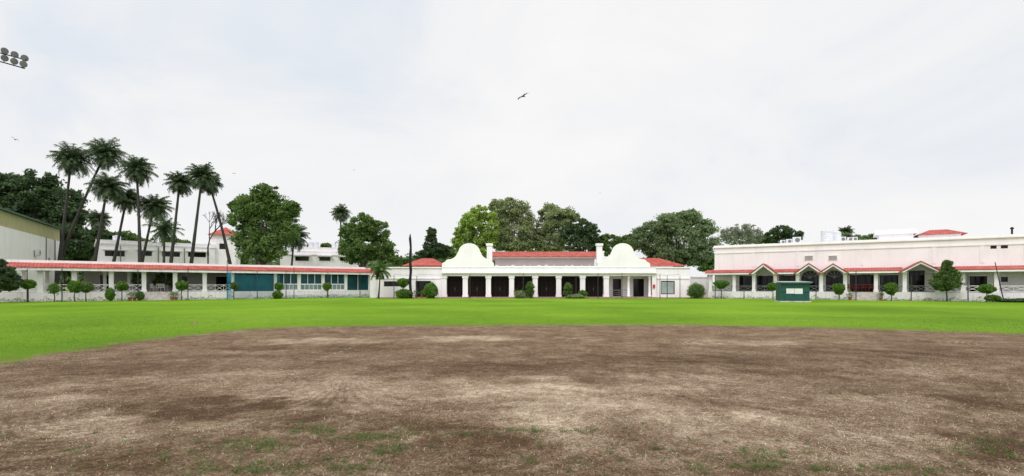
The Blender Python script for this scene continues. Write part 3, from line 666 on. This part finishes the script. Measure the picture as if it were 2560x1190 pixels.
# ------------------------------------------------------------------ fence poles and nets
def pole(p,h,lean=0,label='thin grey steel net pole standing at lawn edge'):
    T=thing('net_pole',label,'pole',p,0,'net poles around the lawn')
    t=MB(); tube(t,[(0,0,0),(lean*0.5,0,h*0.5),(lean,0,h)],[0.05,0.045,0.035],8); t.obj('shaft','dkmetal',T)
    b=MB(); b.box(-0.14,0.14,-0.14,0.14,0.004,0.05); b.obj('base_plate','steel',T)
for c,t_ in ((68,672),(155,668),(345,672),(470,668),(568,650),(643,676),(715,676),(735,668),(820,680),(900,684)):
    d=-1.2; pole(LW.w(LW.x(c,d),d),LW.z(c,t_,d))
for c,t_ in ((985,688),(1042,690),(1175,686),(1308,684),(1440,688),(1495,684),(1555,682),(1650,684),(1668,688),(1700,690)):
    pole(CW.w(CW.x(c,-2.2),-2.2),CW.z(c,t_,-2.2))
for c,t_,l in ((1788,690,0),(1860,688,0),(1952,686,0),(2040,688,0),(2140,676,0),(2205,690,0),(2278,690,0),(2420,688,0),(2510,655,-0.9)):
    d=-1.3; pole(RW.w(RW.x(c,d),d),RW.z(c,t_,d),l)
for W_,a,b,d,h in ((LW,40,925,-1.2,3.6),(CW,985,1700,-2.2,3.1),(RW,1788,2420,-1.3,2.95)):
    t=MB(); pa=W_.w(W_.x(a,d),d,h); pb_=W_.w(W_.x(b,d),d,h); pts=[]
    for i in range(41):
        f_=i/40; s_=abs(math.sin(f_*math.pi*9)); pts.append((pa[0]+(pb_[0]-pa[0])*f_,pa[1]+(pb_[1]-pa[1])*f_,h-0.12*s_))
    tube(t,pts,[0.012]*41,4); o=t.obj('support_cable','black'); o['label']='thin sagging cable strung between net poles'; o['category']='cable'
def netsheet(W_,a,b,d,z0,z1,mat,pleat,label):
    xa,xb=W_.x(a,d),W_.x(b,d); n=int((xb-xa)/0.12)+2; V=[];Fc=[]
    for i in range(n):
        x=xa+(xb-xa)*i/(n-1); y=d+math.sin(i*0.9)*pleat+0.05*math.sin(i*0.21)
        V+= [W_.w(x,y+0.08,z0),W_.w(x,y,(z0+z1)/2),W_.w(x,y,z1-0.10*abs(math.sin(i*0.11)))]
    for i in range(n-1):
        Fc+=[(3*i,3*i+3,3*i+4,3*i+1),(3*i+1,3*i+4,3*i+5,3*i+2)]
    mb=MB(); mb.v=V; mb.f=Fc; o=mb.obj('practice_net',mat); o['label']=label; o['category']='net'
netsheet(LW,567,579,-1.6,0.02,LW.z(570,678),'netthick',0.12,'gathered teal cricket net hanging in tall pleats')
netsheet(LW,580,700,-1.5,0.02,LW.z(600,686),'net',0.03,'translucent teal practice net stretched before glazed pavilion')
netsheet(LW,700,942,-1.5,0.02,LW.z(850,734),'net',0.04,'low translucent teal net in front of pavilion')
# ------------------------------------------------------------------ vegetation
def tree(px,Y,base_w,crown,mat,name='tree',label='leafy tree',nclump=34,nleaf=70,size=0.22,trunkmat='bark',clr=0.2,hollow=0.4,limbs=6,group=None,cat='tree'):
    k=Y/F; bx=(px-CX)*k; T=thing(name,label,cat,(bx,Y,0),0,group)
    bl=[((c[0]-px)*k,random.uniform(-0.3,0.3)*c[2]*k,H+(HZ-c[1])*k,c[2]*k,c[2]*k*0.9,c[3]*k) for c in crown]
    cz=sum(b[2] for b in bl)/len(bl); cx=sum(b[0] for b in bl)/len(bl); zmin=min(b[2]-b[5] for b in bl); zfork=max(zmin*0.85,cz*0.35)
    t=MB(); tube(t,[(0,0,-0.1),(cx*0.1+0.02*zfork,0,zfork*0.5),(cx*0.25,0.05,zfork),(cx*0.8,0,cz)],[base_w,base_w*0.8,base_w*0.65,base_w*0.3],10)
    for b in bl:
        s0=Vector((cx*0.25,0.05,zfork)); e=Vector(b[:3]); m_=(s0+e)/2+Vector((random.uniform(-.4,.4),random.uniform(-.4,.4),0.2))*b[3]*0.3
        tube(t,[s0,m_,e],[base_w*0.45,base_w*0.28,base_w*0.1],7)
        for _ in range(limbs):
            q=Vector((random.gauss(0,1),random.gauss(0,1),random.gauss(0.3,0.8))).normalized(); q=e+Vector((q.x*b[3],q.y*b[4],q.z*b[5]))*0.85
            tube(t,[m_.lerp(e,random.random()),(e+q)/2,q],[base_w*0.12,base_w*0.08,base_w*0.02],5,False)
    t.obj('trunk',trunkmat,T,True)
    C=crownpts(bl,nclump,nleaf,clr,hollow); fastmesh('crown',leafverts(C,size),4,mat,T)
    return T
tr=tree
tr(60,95,0.5,[(30,500,60,60),(100,480,55,48),(150,520,50,50),(55,570,70,60),(140,590,60,50),(0,470,55,45),(185,600,35,45),(-60,520,60,70)],'f_dark',label='huge dark green tree behind the hall',nclump=46,nleaf=85,size=0.32,clr=0.2)
tr(656,76,0.4,[(672,490,32,30),(640,515,38,34),(700,530,40,36),(610,545,34,32),(655,560,45,40),(715,575,30,34),(620,595,40,36),(680,610,48,36),(590,515,20,14),(728,520,18,16),(650,635,45,20)],'f_mid',label='tall spreading green tree with dense rounded crown',nclump=44,nleaf=75,size=0.18,clr=0.24)
tr(905,82,0.3,[(905,560,35,26),(875,580,32,28),(940,580,35,30),(910,610,45,34),(875,620,30,28),(955,620,32,34),(965,650,22,22),(900,640,40,20)],'f_mid',label='rounded glossy green tree beside white annexe',nclump=40,nleaf=75,size=0.19)
tr(1082,88,0.2,[(1080,585,10,18),(1078,610,20,20),(1085,632,30,18),(1060,640,25,14),(1105,625,20,14)],'f_dark',label='dark conical tree with ragged outline',nclump=34,nleaf=70,size=0.2)
tr(1190,92,0.35,[(1205,535,32,22),(1180,560,32,26),(1220,575,30,30),(1165,585,28,24),(1200,605,38,22),(1150,605,22,16),(1180,630,40,18)],'f_bright',label='bright yellow green tree with open layered crown',nclump=38,nleaf=70,size=0.21,clr=0.2)
tr(1285,98,0.4,[(1275,520,36,24),(1305,540,32,32),(1250,545,30,34),(1285,575,45,38),(1320,590,25,32),(1255,600,30,30),(1290,615,45,22),(1240,515,18,16)],'f_olive',label='tall olive green eucalyptus with drooping foliage',nclump=46,nleaf=95,size=0.18,clr=0.24,trunkmat='palebark')
tr(1385,98,0.35,[(1375,530,28,20),(1400,545,38,24),(1365,565,26,32),(1395,580,36,34),(1425,540,22,16),(1380,615,34,24),(1350,600,18,30)],'f_olive',label='open crowned eucalyptus with visible pale branches',nclump=40,nleaf=85,size=0.18,clr=0.22,trunkmat='palebark')
tr(1455,88,0.3,[(1460,570,28,22),(1430,585,28,26),(1478,590,26,22),(1450,612,40,26),(1490,615,22,18)],'f_dark',label='dense dark green tree behind clubhouse',nclump=38,nleaf=70,size=0.2)
tr(1540,96,0.3,[(1525,600,30,14),(1560,605,34,18),(1590,598,24,22),(1540,622,50,18)],'f_mid',label='low green tree behind curved gable',nclump=32,nleaf=70,size=0.22)
tr(1700,84,0.5,[(1620,580,36,26),(1660,565,38,26),(1700,555,34,24),(1745,565,38,30),(1640,610,48,32),(1700,600,55,40),(1760,600,38,40),(1680,640,60,25),(1740,640,45,25),(1605,600,26,26),(1720,540,26,14),(1670,548,20,14)],'f_sage',label='very wide spreading grey green tree above roofs',nclump=48,nleaf=90,size=0.18,clr=0.22)
tr(1850,120,0.3,[(1820,585,26,20),(1855,578,30,20),(1885,590,26,18),(1850,600,45,12)],'f_grey',label='pale sparse distant tree behind long roof',nclump=34,nleaf=44,size=0.2,clr=0.22)
tr(1955,120,0.3,[(1950,578,24,14),(1930,592,20,14),(1978,588,24,14),(1955,600,40,12)],'f_dark',label='dark rounded distant tree behind long roof',nclump=34,nleaf=60,size=0.24)
tr(2170,125,0.3,[(2150,596,22,8),(2185,594,22,8),(2110,590,18,8)],'f_sage',label='low distant tree just above the roof',nclump=24,nleaf=50,size=0.24)
tr(1900,125,0.3,[(1890,598,22,10),(1915,600,22,10)],'f_sage',label='low distant tree just above the roof',nclump=24,nleaf=50,size=0.24)
for c,t_,w_ in ((215,600,45),(160,640,45),(330,598,40),(255,580,30),(440,608,35),(590,640,24),(770,625,28),(1000,650,26),(1130,630,28),(820,618,20),(1330,640,50),(1770,640,30)):
    tr(c,108,0.25,[(c-w_*0.4,t_,w_*0.7,w_*0.5),(c+w_*0.5,t_+10,w_*0.7,w_*0.5),(c,t_+25,w_,w_*0.6)],'f_dark' if c<300 else 'f_mid',label='bushy green tree filling gap behind the buildings',nclump=34,nleaf=60,size=0.26,limbs=3,group='background trees')
C=[]
for px in range(-300,1400,9):
    for _ in range(2):
        Yd=random.uniform(135,160); k=Yd/F; x=(px+random.uniform(-6,6)-CX)*k; z=H+(HZ-(640+14*math.sin(px*0.021)+random.uniform(-8,8)))*k
        C.append((x,Yd,z*0.55,random.uniform(2,3.5),2.5,z*0.5))
o=fastmesh('distant_woodland',leafverts(crownpts(C,13,28,0.3,0.3),0.45),4,'f_sage'); o['kind']='stuff'; o['label']='distant dark line of trees beyond the buildings'; o['category']='woodland'
T=thing('bare_tree','leafless dead tree with fine twisting branches','tree',((520-CX)*82/F,82,0)); t=MB(); k=82/F
def br(p,d,l,r,dep):
    q=p+d*l; tube(t,[p,(p+q)/2+Vector((random.uniform(-.1,.1),random.uniform(-.1,.1),0))*l,q],[r,r*0.8,r*0.6],6,False)
    if dep==0: return
    for _ in range(3 if dep>1 else 4):
        nd=(d+Vector((random.uniform(-.8,.8),random.uniform(-.8,.8),random.uniform(-.2,.5)))).normalized(); br(q,nd,l*random.uniform(0.6,0.8),r*0.62,dep-1)
br(Vector((0,0,0)),Vector((0,0,1)),6.5,0.2,0); br(Vector((0,0,6.4)),Vector((0.1,0,1)).normalized(),2.5,0.17,5)
t.obj('trunk','bark',T)
def frondgeo(L_,az,e0,droop,nl=15):
    V=[]; p=np.zeros(3); h=np.array([math.cos(az),math.sin(az),0]); side=np.array([-math.sin(az),math.cos(az),0])
    pts=[p.copy()]; ns=nl
    for i in range(ns):
        e=e0-droop*((i+1)/ns)**1.2; p=p+(h*math.cos(e)+np.array([0,0,math.sin(e)]))*L_/ns; pts.append(p.copy())
    for i in range(ns):
        a,b=pts[i],pts[i+1]; t=(b-a); tn=t/np.linalg.norm(t); wv=side*0.03
        V+=[a-wv,a+wv,b]
        f=(i+1)/ns; ll=L_*0.27*math.sin(math.pi*min(1,0.14+f*0.78))**0.6+0.08
        for sg in (-1,1):
            for kk in (0,1):
                m_=a+t*(0.5*kk); dr=side*sg*random.uniform(0.6,1.0)+tn*random.uniform(0.3,0.6)+np.array([0,0,random.uniform(-1.1,0.0)])
                dr=dr/np.linalg.norm(dr)*ll*random.uniform(0.8,1.1); w_=tn*0.055
                V+=[m_-w_,m_+w_,m_+dr]
    return V
def palm(cx,cy,r,bx,Y,nf=96,label='tall slender palm with full feathery crown',mat='f_palm'):
    k=Y/F; xb=(bx-CX)*k; xt=(cx-CX)*k-xb; zt=H+(HZ-cy)*k; T=thing('palm_tree',label,'palm tree',(xb,Y,0),0,'tall palms')
    t=MB(); n=14; pts=[]; rr=[]
    for i in range(n+1):
        f=i/n; pts.append((xt*(0.75*f+0.25*f*f),0.2*math.sin(f*3),zt*f-0.1)); rr.append((0.22*(1-f)**2+0.15+0.015*(i%2)+(0.12 if f>0.93 else 0))*min(1,max(0.4,zt/12)))
    tube(t,pts,rr,10); t.obj('trunk','palmbark',T,True)
    V=[]; L_=r*k*1.06
    for i in range(nf):
        f=i/nf; az=i*2.39996+random.uniform(-.2,.2); e0=math.radians(86-118*f+random.uniform(-10,10)); V+=frondgeo(L_*random.uniform(0.75,1.12),az,e0,math.radians(66+random.uniform(-15,22)))
    V=np.array(V)+np.array([xt,0.15,zt-0.1]); o=fastmesh('crown',V,3,mat,T)
    V=[]
    for i in range(14):
        V+=frondgeo(L_*0.6,i*2.4,math.radians(-40),math.radians(45),nl=7)
    fastmesh('dead_fronds',np.array(V)+np.array([xt,0.15,zt-0.3]),3,'f_red',T)
for a in [(178,398,50,138,80),(262,384,48,118,82),(268,466,44,222,78),(341,422,43,350,78),(316,497,38,268,84),(385,516,42,338,86),(449,455,37,418,80),(505,440,39,468,77),(522,456,34,590,82),(852,532,26,848,112),(245,548,28,250,92),(735,590,38,722,84),(2115,580,20,2115,130)]:
    palm(*a,label='leaning tall palm with shaggy dark crown' if abs(a[0]-a[3])>50 else 'tall slender palm with full feathery crown')
palm(410,572,44,405,74,34,'short dark fan of palm fronds behind pavilion roof',mat='f_dark')
palm(950,672,36,946,66.5,26,'short ornamental palm beside the clubhouse wing',mat='f_mid')
palm(640,600,36,640,74,24,'palm fronds hanging among tree foliage',mat='f_mid')
def pos(px,Wn,d):
    W_={'L':LW,'C':CW,'R':RW}[Wn]; x,Yy=W_.st(px,d); p=W_.w(x,d); return p,p[1]/F
def shrub(px,top,bot,hw,Wn,d=-1.9,shape='ball',label='clipped round topiary shrub on a thin stem',mat='f_top',size=0.085,dens=1.0,name='topiary_shrub'):
    (X0,Y0,_),k=pos(px,Wn,d); z1=H+(HZ-top)*k; z0=max(0.02,H+(HZ-bot)*k); r=hw*k; T=thing(name,label,'shrub',(X0,Y0,0),random.uniform(0,6),'clipped shrubs along the lawn edge')
    t=MB(); lx=random.uniform(-.1,.1)
    tube(t,[(0,0,-0.02),(lx,0.03,z0*0.5),(0,0,z0+0.2),(0,0,(z0+z1)/2)],[0.06,0.05,0.045,0.03],7)
    for _ in range(7):
        a=random.uniform(0,6.28); tube(t,[(0,0,z0),(math.cos(a)*r*.5,math.sin(a)*r*.5,z0+(z1-z0)*.35)],[0.03,0.012],5,False)
    t.obj('trunk','bark',T)
    n=int(2600*dens*max(1,(r/0.7)**1.5)); d_=rng.normal(size=(n,3)); d_/=np.linalg.norm(d_,axis=1)[:,None]
    u=d_*(rng.uniform(0.55,1.0,n)**0.5)[:,None]
    zc_=(z0+z1)/2; hz=(z1-z0)/2
    ph=random.uniform(0,6)
    bumpy=1+0.16*np.sin(d_[:,0]*5+px)*np.cos(d_[:,2]*4+d_[:,1]*5+ph)
    rr=np.ones(n)
    if shape=='cone': rr=0.55+0.5*(1+u[:,2])/2
    if shape=='flat': u[:,2]=np.where(u[:,2]<0,u[:,2],u[:,2]*0.8); rr=0.8+0.3*u[:,2]
    if shape=='col': rr=np.where(np.abs(u[:,2])<0.15,0.72,1.0)
    if shape=='wild': bumpy=bumpy*rng.uniform(0.7,1.25,n)
    C=np.stack([u[:,0]*r*rr*bumpy,u[:,1]*r*rr*bumpy,zc_+u[:,2]*hz*bumpy],1)
    fastmesh('crown',leafverts(C,size),4,mat,T)
for a in [(70,699,722,15,'L'),(188,702,731,14,'L'),(305,704,727,13,'L'),(455,702,726,14,'L')]: shrub(*a)
shrub(215,706,730,15,'L',shape='wild',dens=0.7,mat='f_mid',label='loose leafy young shrub on a thin stem')
shrub(585,706,724,10,'L',shape='cone',mat='f_mid',label='small upright clipped shrub beside the net'); shrub(817,705,727,12,'L',shape='flat')
shrub(697,707,727,12,'L',shape='cone'); shrub(694,729,749,11,'L',shape='wild',label='small leafy bush at the lawn edge',name='bush')
shrub(275,722,749,9,'L',shape='wild',label='thin loose shrub by the steps',name='bush'); shrub(135,708,735,12,'L',shape='wild',dens=0.25,label='sparse young shrub with thin leaves',name='bush')
shrub(350,730,748,8,'L',shape='wild',mat='f_mid',name='bush',label='low leafy bush by the steps')
shrub(1008,694,719,18,'C',shape='flat',label='broad clipped mushroom shaped topiary'); shrub(1010,724,746,20,'C',-1.7,shape='wild',label='low green bush beneath clipped topiary',name='bush')
shrub(1077,707,746,18,'C',label='large ground hugging clipped round bush',name='bush')
shrub(1325,704,742,11,'C',shape='col',mat='f_mid',label='narrow tiered clipped shrub'); shrub(1300,728,746,12,'C',shape='wild',mat='f_olive',name='bush',label='low yellowish flowering bush')
shrub(1420,707,743,12,'C',shape='col',mat='f_mid',label='narrow tiered clipped shrub'); shrub(1457,726,742,11,'C',label='small bright clipped ball shrub'); shrub(1440,736,746,22,'C',shape='wild',mat='f_olive',name='bush',label='low mixed planting at the kerb')
shrub(1740,710,745,20,'C',-2.5,shape='wild',mat='f_mid',label='layered spreading shrub at the corner',name='bush')
shrub(1803,699,722,21,'R',shape='flat',label='broad flat topped mushroom topiary')
shrub(1932,707,726,13,'R'); shrub(2097,709,737,16,'R',shape='cone',label='clipped inverted cone topiary shrub'); shrub(2228,707,738,17,'R',shape='cone',label='clipped inverted cone topiary shrub')
shrub(2467,711,733,17,'R'); shrub(2482,738,752,15,'R',label='second lower clipped ball of spiral topiary')
shrub(2525,748,760,26,'R',-1.6,shape='wild',label='low dark clipped hedge',mat='f_dark',name='hedge'); shrub(2570,747,762,30,'R',-1.6,shape='wild',label='low dark clipped hedge',mat='f_dark',name='hedge')
tr(2367,54,0.08,[(2367,662,9,12),(2367,676,17,14),(2358,690,20,14),(2378,690,20,14),(2366,704,30,15),(2348,708,16,12),(2386,708,18,12),(2367,716,26,10)],'f_mid',label='small compact conical green tree at lawn edge',nclump=34,nleaf=60,size=0.1,clr=0.28,hollow=0.2)
tr(-8,49,0.12,[(-4,664,22,18),(18,684,22,18),(0,700,34,20),(-35,680,30,30),(30,704,22,14),(18,716,18,12)],'f_dark',label='dark bushy shrub tree at pavilion end',nclump=34,nleaf=70,size=0.1,clr=0.25)
for c in (345,400,430): tr(c,60.5+ (c-345)*0.04,0.06,[(c,690,10,10),(c-6,705,9,9),(c+6,712,9,8)],'f_mid',label='slender potted tree beside the steps',nclump=20,nleaf=40,size=0.1)
for W_,a,b in ((LW,-60,340),(LW,432,925),(RW,1780,2125),(RW,2200,2600)):
    xa,xb=W_.x(a,-0.5),W_.x(b,-0.5); n=int((xb-xa)*70); xx=rng.uniform(xa,xb,n); hh=np.abs(np.sin(xx*1.7)+0.6*np.sin(xx*4.3))*0.22+0.08
    zz=rng.uniform(0,1,n)*hh*1.3; yy=rng.uniform(-0.8,-0.3,n)
    C=np.array([W_.w(x,y,z) for x,y,z in zip(xx,yy,zz)]); o=fastmesh('planting_bed',leafverts(C,0.07),4,'f_olive'); o['kind']='stuff'; o['label']='low sparse planting along the plinth'; o['category']='planting'
for i,(c,Wn) in enumerate(((325,'L'),(336,'L'),(350,'L'),(430,'L'),(440,'L'),(1290,'C'),(1310,'C'),(1330,'C'),(1040,'C'),(1055,'C'),(2125,'R'),(2202,'R'))):
    (X0,Y0,_),k=pos(c,Wn,-1.3)
    T=thing('potted_plant','green leafy plant in a terracotta pot','potted plant',(X0,Y0,0.1 if Wn=='C' else 0),0,'potted plants'); t=MB(); lathe(t,[(0.12,0.003),(0.19,0.3),(0.21,0.3),(0.21,0.36),(0.17,0.36)],n=14); t.obj('pot','pot',T)
    C=rng.normal(size=(160,3))*np.array([0.16,0.16,0.2])+np.array([0,0,0.65]); fastmesh('foliage',leafverts(C,0.08,0.35),4,'f_top',T)
T=thing('dead_trunk','tall charred black dead trunk standing beside wall','dead tree',((1026-CX)*67/F,67,0)); t=MB(); zt=H+(HZ-585)*67/F
pts=[(0.0+0.05*math.sin(i*1.3),0.03*math.cos(i),zt*i/14) for i in range(15)]
tube(t,pts,[0.20-0.004*i+0.02*math.sin(i*2.1) for i in range(14)]+[0.05],9); t.obj('trunk','black',T,True)
t=MB(); t.bar((0.05,0,zt*0.55),(0.3,0,zt*0.6),0.03); t.obj('broken_branch','black',T)
x,y=G(486,808); T=thing('brick_block','small reddish brown brick block lying on lawn','brick',(x,y,0),0.1)
MB().box(-0.11,0.11,-0.05,0.05,0,0.04).obj('block','brick',T); MB().box(-0.08,0.08,-0.035,0.035,0.041,0.045).obj('frog','kerb',T)
# ------------------------------------------------------------------ floodlight mast
Yf=36; k=Yf/F
bx=(-75-CX)*k
T=thing('floodlight_mast','tall floodlight mast with two rows of round lamps','floodlight',(bx,Yf+0.8,0),0)
t=MB(); tube(t,[(0,0,0),(0,0,19.5)],[0.28,0.14],12); t.obj('mast','steel',T)
def fl_(px,py): return ((px-CX)*k-bx,-0.8,H+(HZ-py)*k)
t=MB()
for (a,b) in (((-150,92),(66,150)),((-150,112),(62,171)),): t.bar(fl_(*a),fl_(*b),0.04)
t.bar(fl_(-75,112),(0,0,fl_(-75,112)[2]),0.05); t.bar(fl_(-60,105),fl_(-60,140),0.04)
t.obj('crossbar','black',T)
for (px,py) in ((-80,100),(-50,109),(-20,118),(10,127),(35,136),(60,145),(-80,120),(-50,128),(-20,137),(10,145),(34,153),(57,160)):
    c=Vector(fl_(px,py)); h=MB()
    ax=Vector((0.8,-0.45,-0.25)).normalized()
    tube(h,[c-ax*0.24,c-ax*0.20,c-ax*0.05,c+ax*0.12],[0.08,0.12,0.16,0.22],14); o=h.obj('lamp','dkmetal',T,True)
    g=MB(); tube(g,[c+ax*0.122,c+ax*0.14],[0.20,0.19],14); g.obj('lens','lens',o)
    y=MB(); y.bar(tuple(c+Vector((0,0,-0.33))),tuple(c+Vector((0,0,-0.1))),0.025); y.obj('yoke','black',o)
# ------------------------------------------------------------------ birds
def bird(px,py,Y,span,roll,yaw,flap,label):
    p=P(px,py,Y); mb=MB(); s=span
    prof=[(-0.30,0.005,0.05),(-0.22,0.02,0.03),(-0.12,0.045,0.03),(0,0.06,0.055),(0.1,0.05,0.05),(0.17,0.03,0.035),(0.2,0.032,0.034),(0.24,0.022,0.022),(0.28,0.004,0.004)]
    n=10
    b0=len(mb.v)
    for y,rx,rz in prof:
        for k_ in range(n): a=2*math.pi*k_/n; mb.v.append((rx*math.cos(a)*s,y*s,rz*math.sin(a)*s))
    for i in range(len(prof)-1):
        for k_ in range(n): k2=(k_+1)%n; mb.f.append((b0+i*n+k_,b0+i*n+k2,b0+(i+1)*n+k2,b0+(i+1)*n+k_))
    for sg in (-1,1):
        st=[(0.03,0.10,-0.10,0),(0.16,0.17,-0.11,flap*.1),(0.30,0.16,-0.09,flap*.14),(0.42,0.08,-0.10,flap*.1),(0.52,-0.06,-0.13,flap*.04)]
        b1=len(mb.v)
        for x,yf,yb,z in st: mb.v+=[(sg*x*s,yf*s,z*s+0.01*s),(sg*x*s,yb*s,z*s),(sg*x*s,(yf*.6+yb*.4)*s,z*s-0.012*s)]
        for i in range(4):
            for u_,w_ in ((0,1),(1,2),(2,0)): mb.f.append((b1+3*i+u_,b1+3*i+w_,b1+3*i+3+w_,b1+3*i+3+u_))
    b2=len(mb.v); mb.v+=[(-0.02*s,-0.2*s,0.01*s),(0.02*s,-0.2*s,0.01*s),(0.09*s,-0.42*s,0),(0,-0.37*s,0),(-0.09*s,-0.42*s,0)]; mb.f.append((b2,b2+1,b2+2,b2+3,b2+4))
    o=mb.obj('bird','bird',None,True); o.location=p; o.rotation_euler=(math.radians(25),math.radians(roll),math.radians(yaw)); o['label']=label; o['category']='bird'
bird(1307,241,46,1.15,-35,15,0.3,'dark kite gliding with spread tilted wings')
bird(37,349,60,0.75,20,70,1.5,'small dark bird flying with wings raised')
bird(585,433,90,0.7,5,20,-0.6,'tiny dark bird flying in distant sky'); bird(885,425,110,0.6,-15,10,0.8,'tiny dark bird flying in distant sky'); bird(1500,482,110,0.5,10,0,0.8,'tiny dark bird flying in distant sky')
# ------------------------------------------------------------------ sky, sun, camera
w=bpy.data.worlds.new('World'); S.world=w; w.use_nodes=True; nt=w.node_tree; bg=nt.nodes['Background']
EL,ROT=math.radians(52),math.radians(200)
sky=N(nt,'ShaderNodeTexSky',sky_type='NISHITA'); sky.sun_disc=False; sky.sun_elevation=EL; sky.sun_rotation=ROT
tc_=N(nt,'ShaderNodeTexCoord'); mp=N(nt,'ShaderNodeMapping'); mp.inputs['Scale'].default_value=(1,1,1.8); mp.inputs['Location'].default_value=(0.35,0.1,0.4); L(nt,tc_.outputs['Generated'],mp.inputs[0])
c1=noisetex(nt,2.0,7,mp.outputs[0],0.5,0.55)
# one thinner patch of cloud where the blue shows through, as a direction in the sky
dt=N(nt,'ShaderNodeVectorMath',operation='DOT_PRODUCT'); L(nt,tc_.outputs['Generated'],dt.inputs[0]); dt.inputs[1].default_value=(-0.42,0.81,0.41)
mb_=N(nt,'ShaderNodeMapRange'); mb_.inputs[1].default_value=0.86; mb_.inputs[2].default_value=0.995; mb_.inputs[3].default_value=0.0; mb_.inputs[4].default_value=0.20; L(nt,dt.outputs['Value'],mb_.inputs[0])
c2=mathn(nt,'SUBTRACT',mathn(nt,'ADD',c1,0.09),mb_.outputs[0])
cloud=ramp(nt,c2,[(0.32,(7.7,8.2,8.9)),(0.47,(8.9,9.0,9.15)),(0.64,(9.65,9.52,9.5))])
sx=N(nt,'ShaderNodeSeparateXYZ'); L(nt,tc_.outputs['Generated'],sx.inputs[0])
mr=N(nt,'ShaderNodeMapRange'); mr.inputs[1].default_value=0.5; mr.inputs[2].default_value=1.0; mr.inputs[3].default_value=1.0; mr.inputs[4].default_value=1.7; L(nt,sx.outputs[2],mr.inputs[0])
m2=N(nt,'ShaderNodeMapRange'); m2.inputs[1].default_value=0.1; m2.inputs[2].default_value=-0.8; m2.inputs[3].default_value=1.0; m2.inputs[4].default_value=1.6; L(nt,sx.outputs[1],m2.inputs[0])
vm=N(nt,'ShaderNodeVectorMath',operation='SCALE'); L(nt,cloud,vm.inputs[0]); L(nt,mathn(nt,'MULTIPLY',mr.outputs[0],m2.outputs[0]),vm.inputs['Scale'])
L(nt,mixc(nt,0.98,sky.outputs[0],vm.outputs[0]),bg.inputs[0]); bg.inputs[1].default_value=0.10
sl=bpy.data.lights.new('sun','SUN'); sl.energy=1.3; sl.angle=math.radians(16); sl.color=(1,0.96,0.92); so=bpy.data.objects.new('sun',sl); COL.objects.link(so)
az=math.radians(200); dv=Vector((math.sin(az)*math.cos(EL),math.cos(az)*math.cos(EL),math.sin(EL)))
so.rotation_euler=dv.to_track_quat('Z','Y').to_euler()
cd=bpy.data.cameras.new('camera'); cam=bpy.data.objects.new('camera',cd); COL.objects.link(cam); cam.location=(0,0,H); cam.rotation_euler=(math.pi/2,0,0)
cd.sensor_width=36; cd.lens=36*F/2560; cd.shift_y=(HZ-595)/2560; cd.clip_end=6000; S.camera=cam
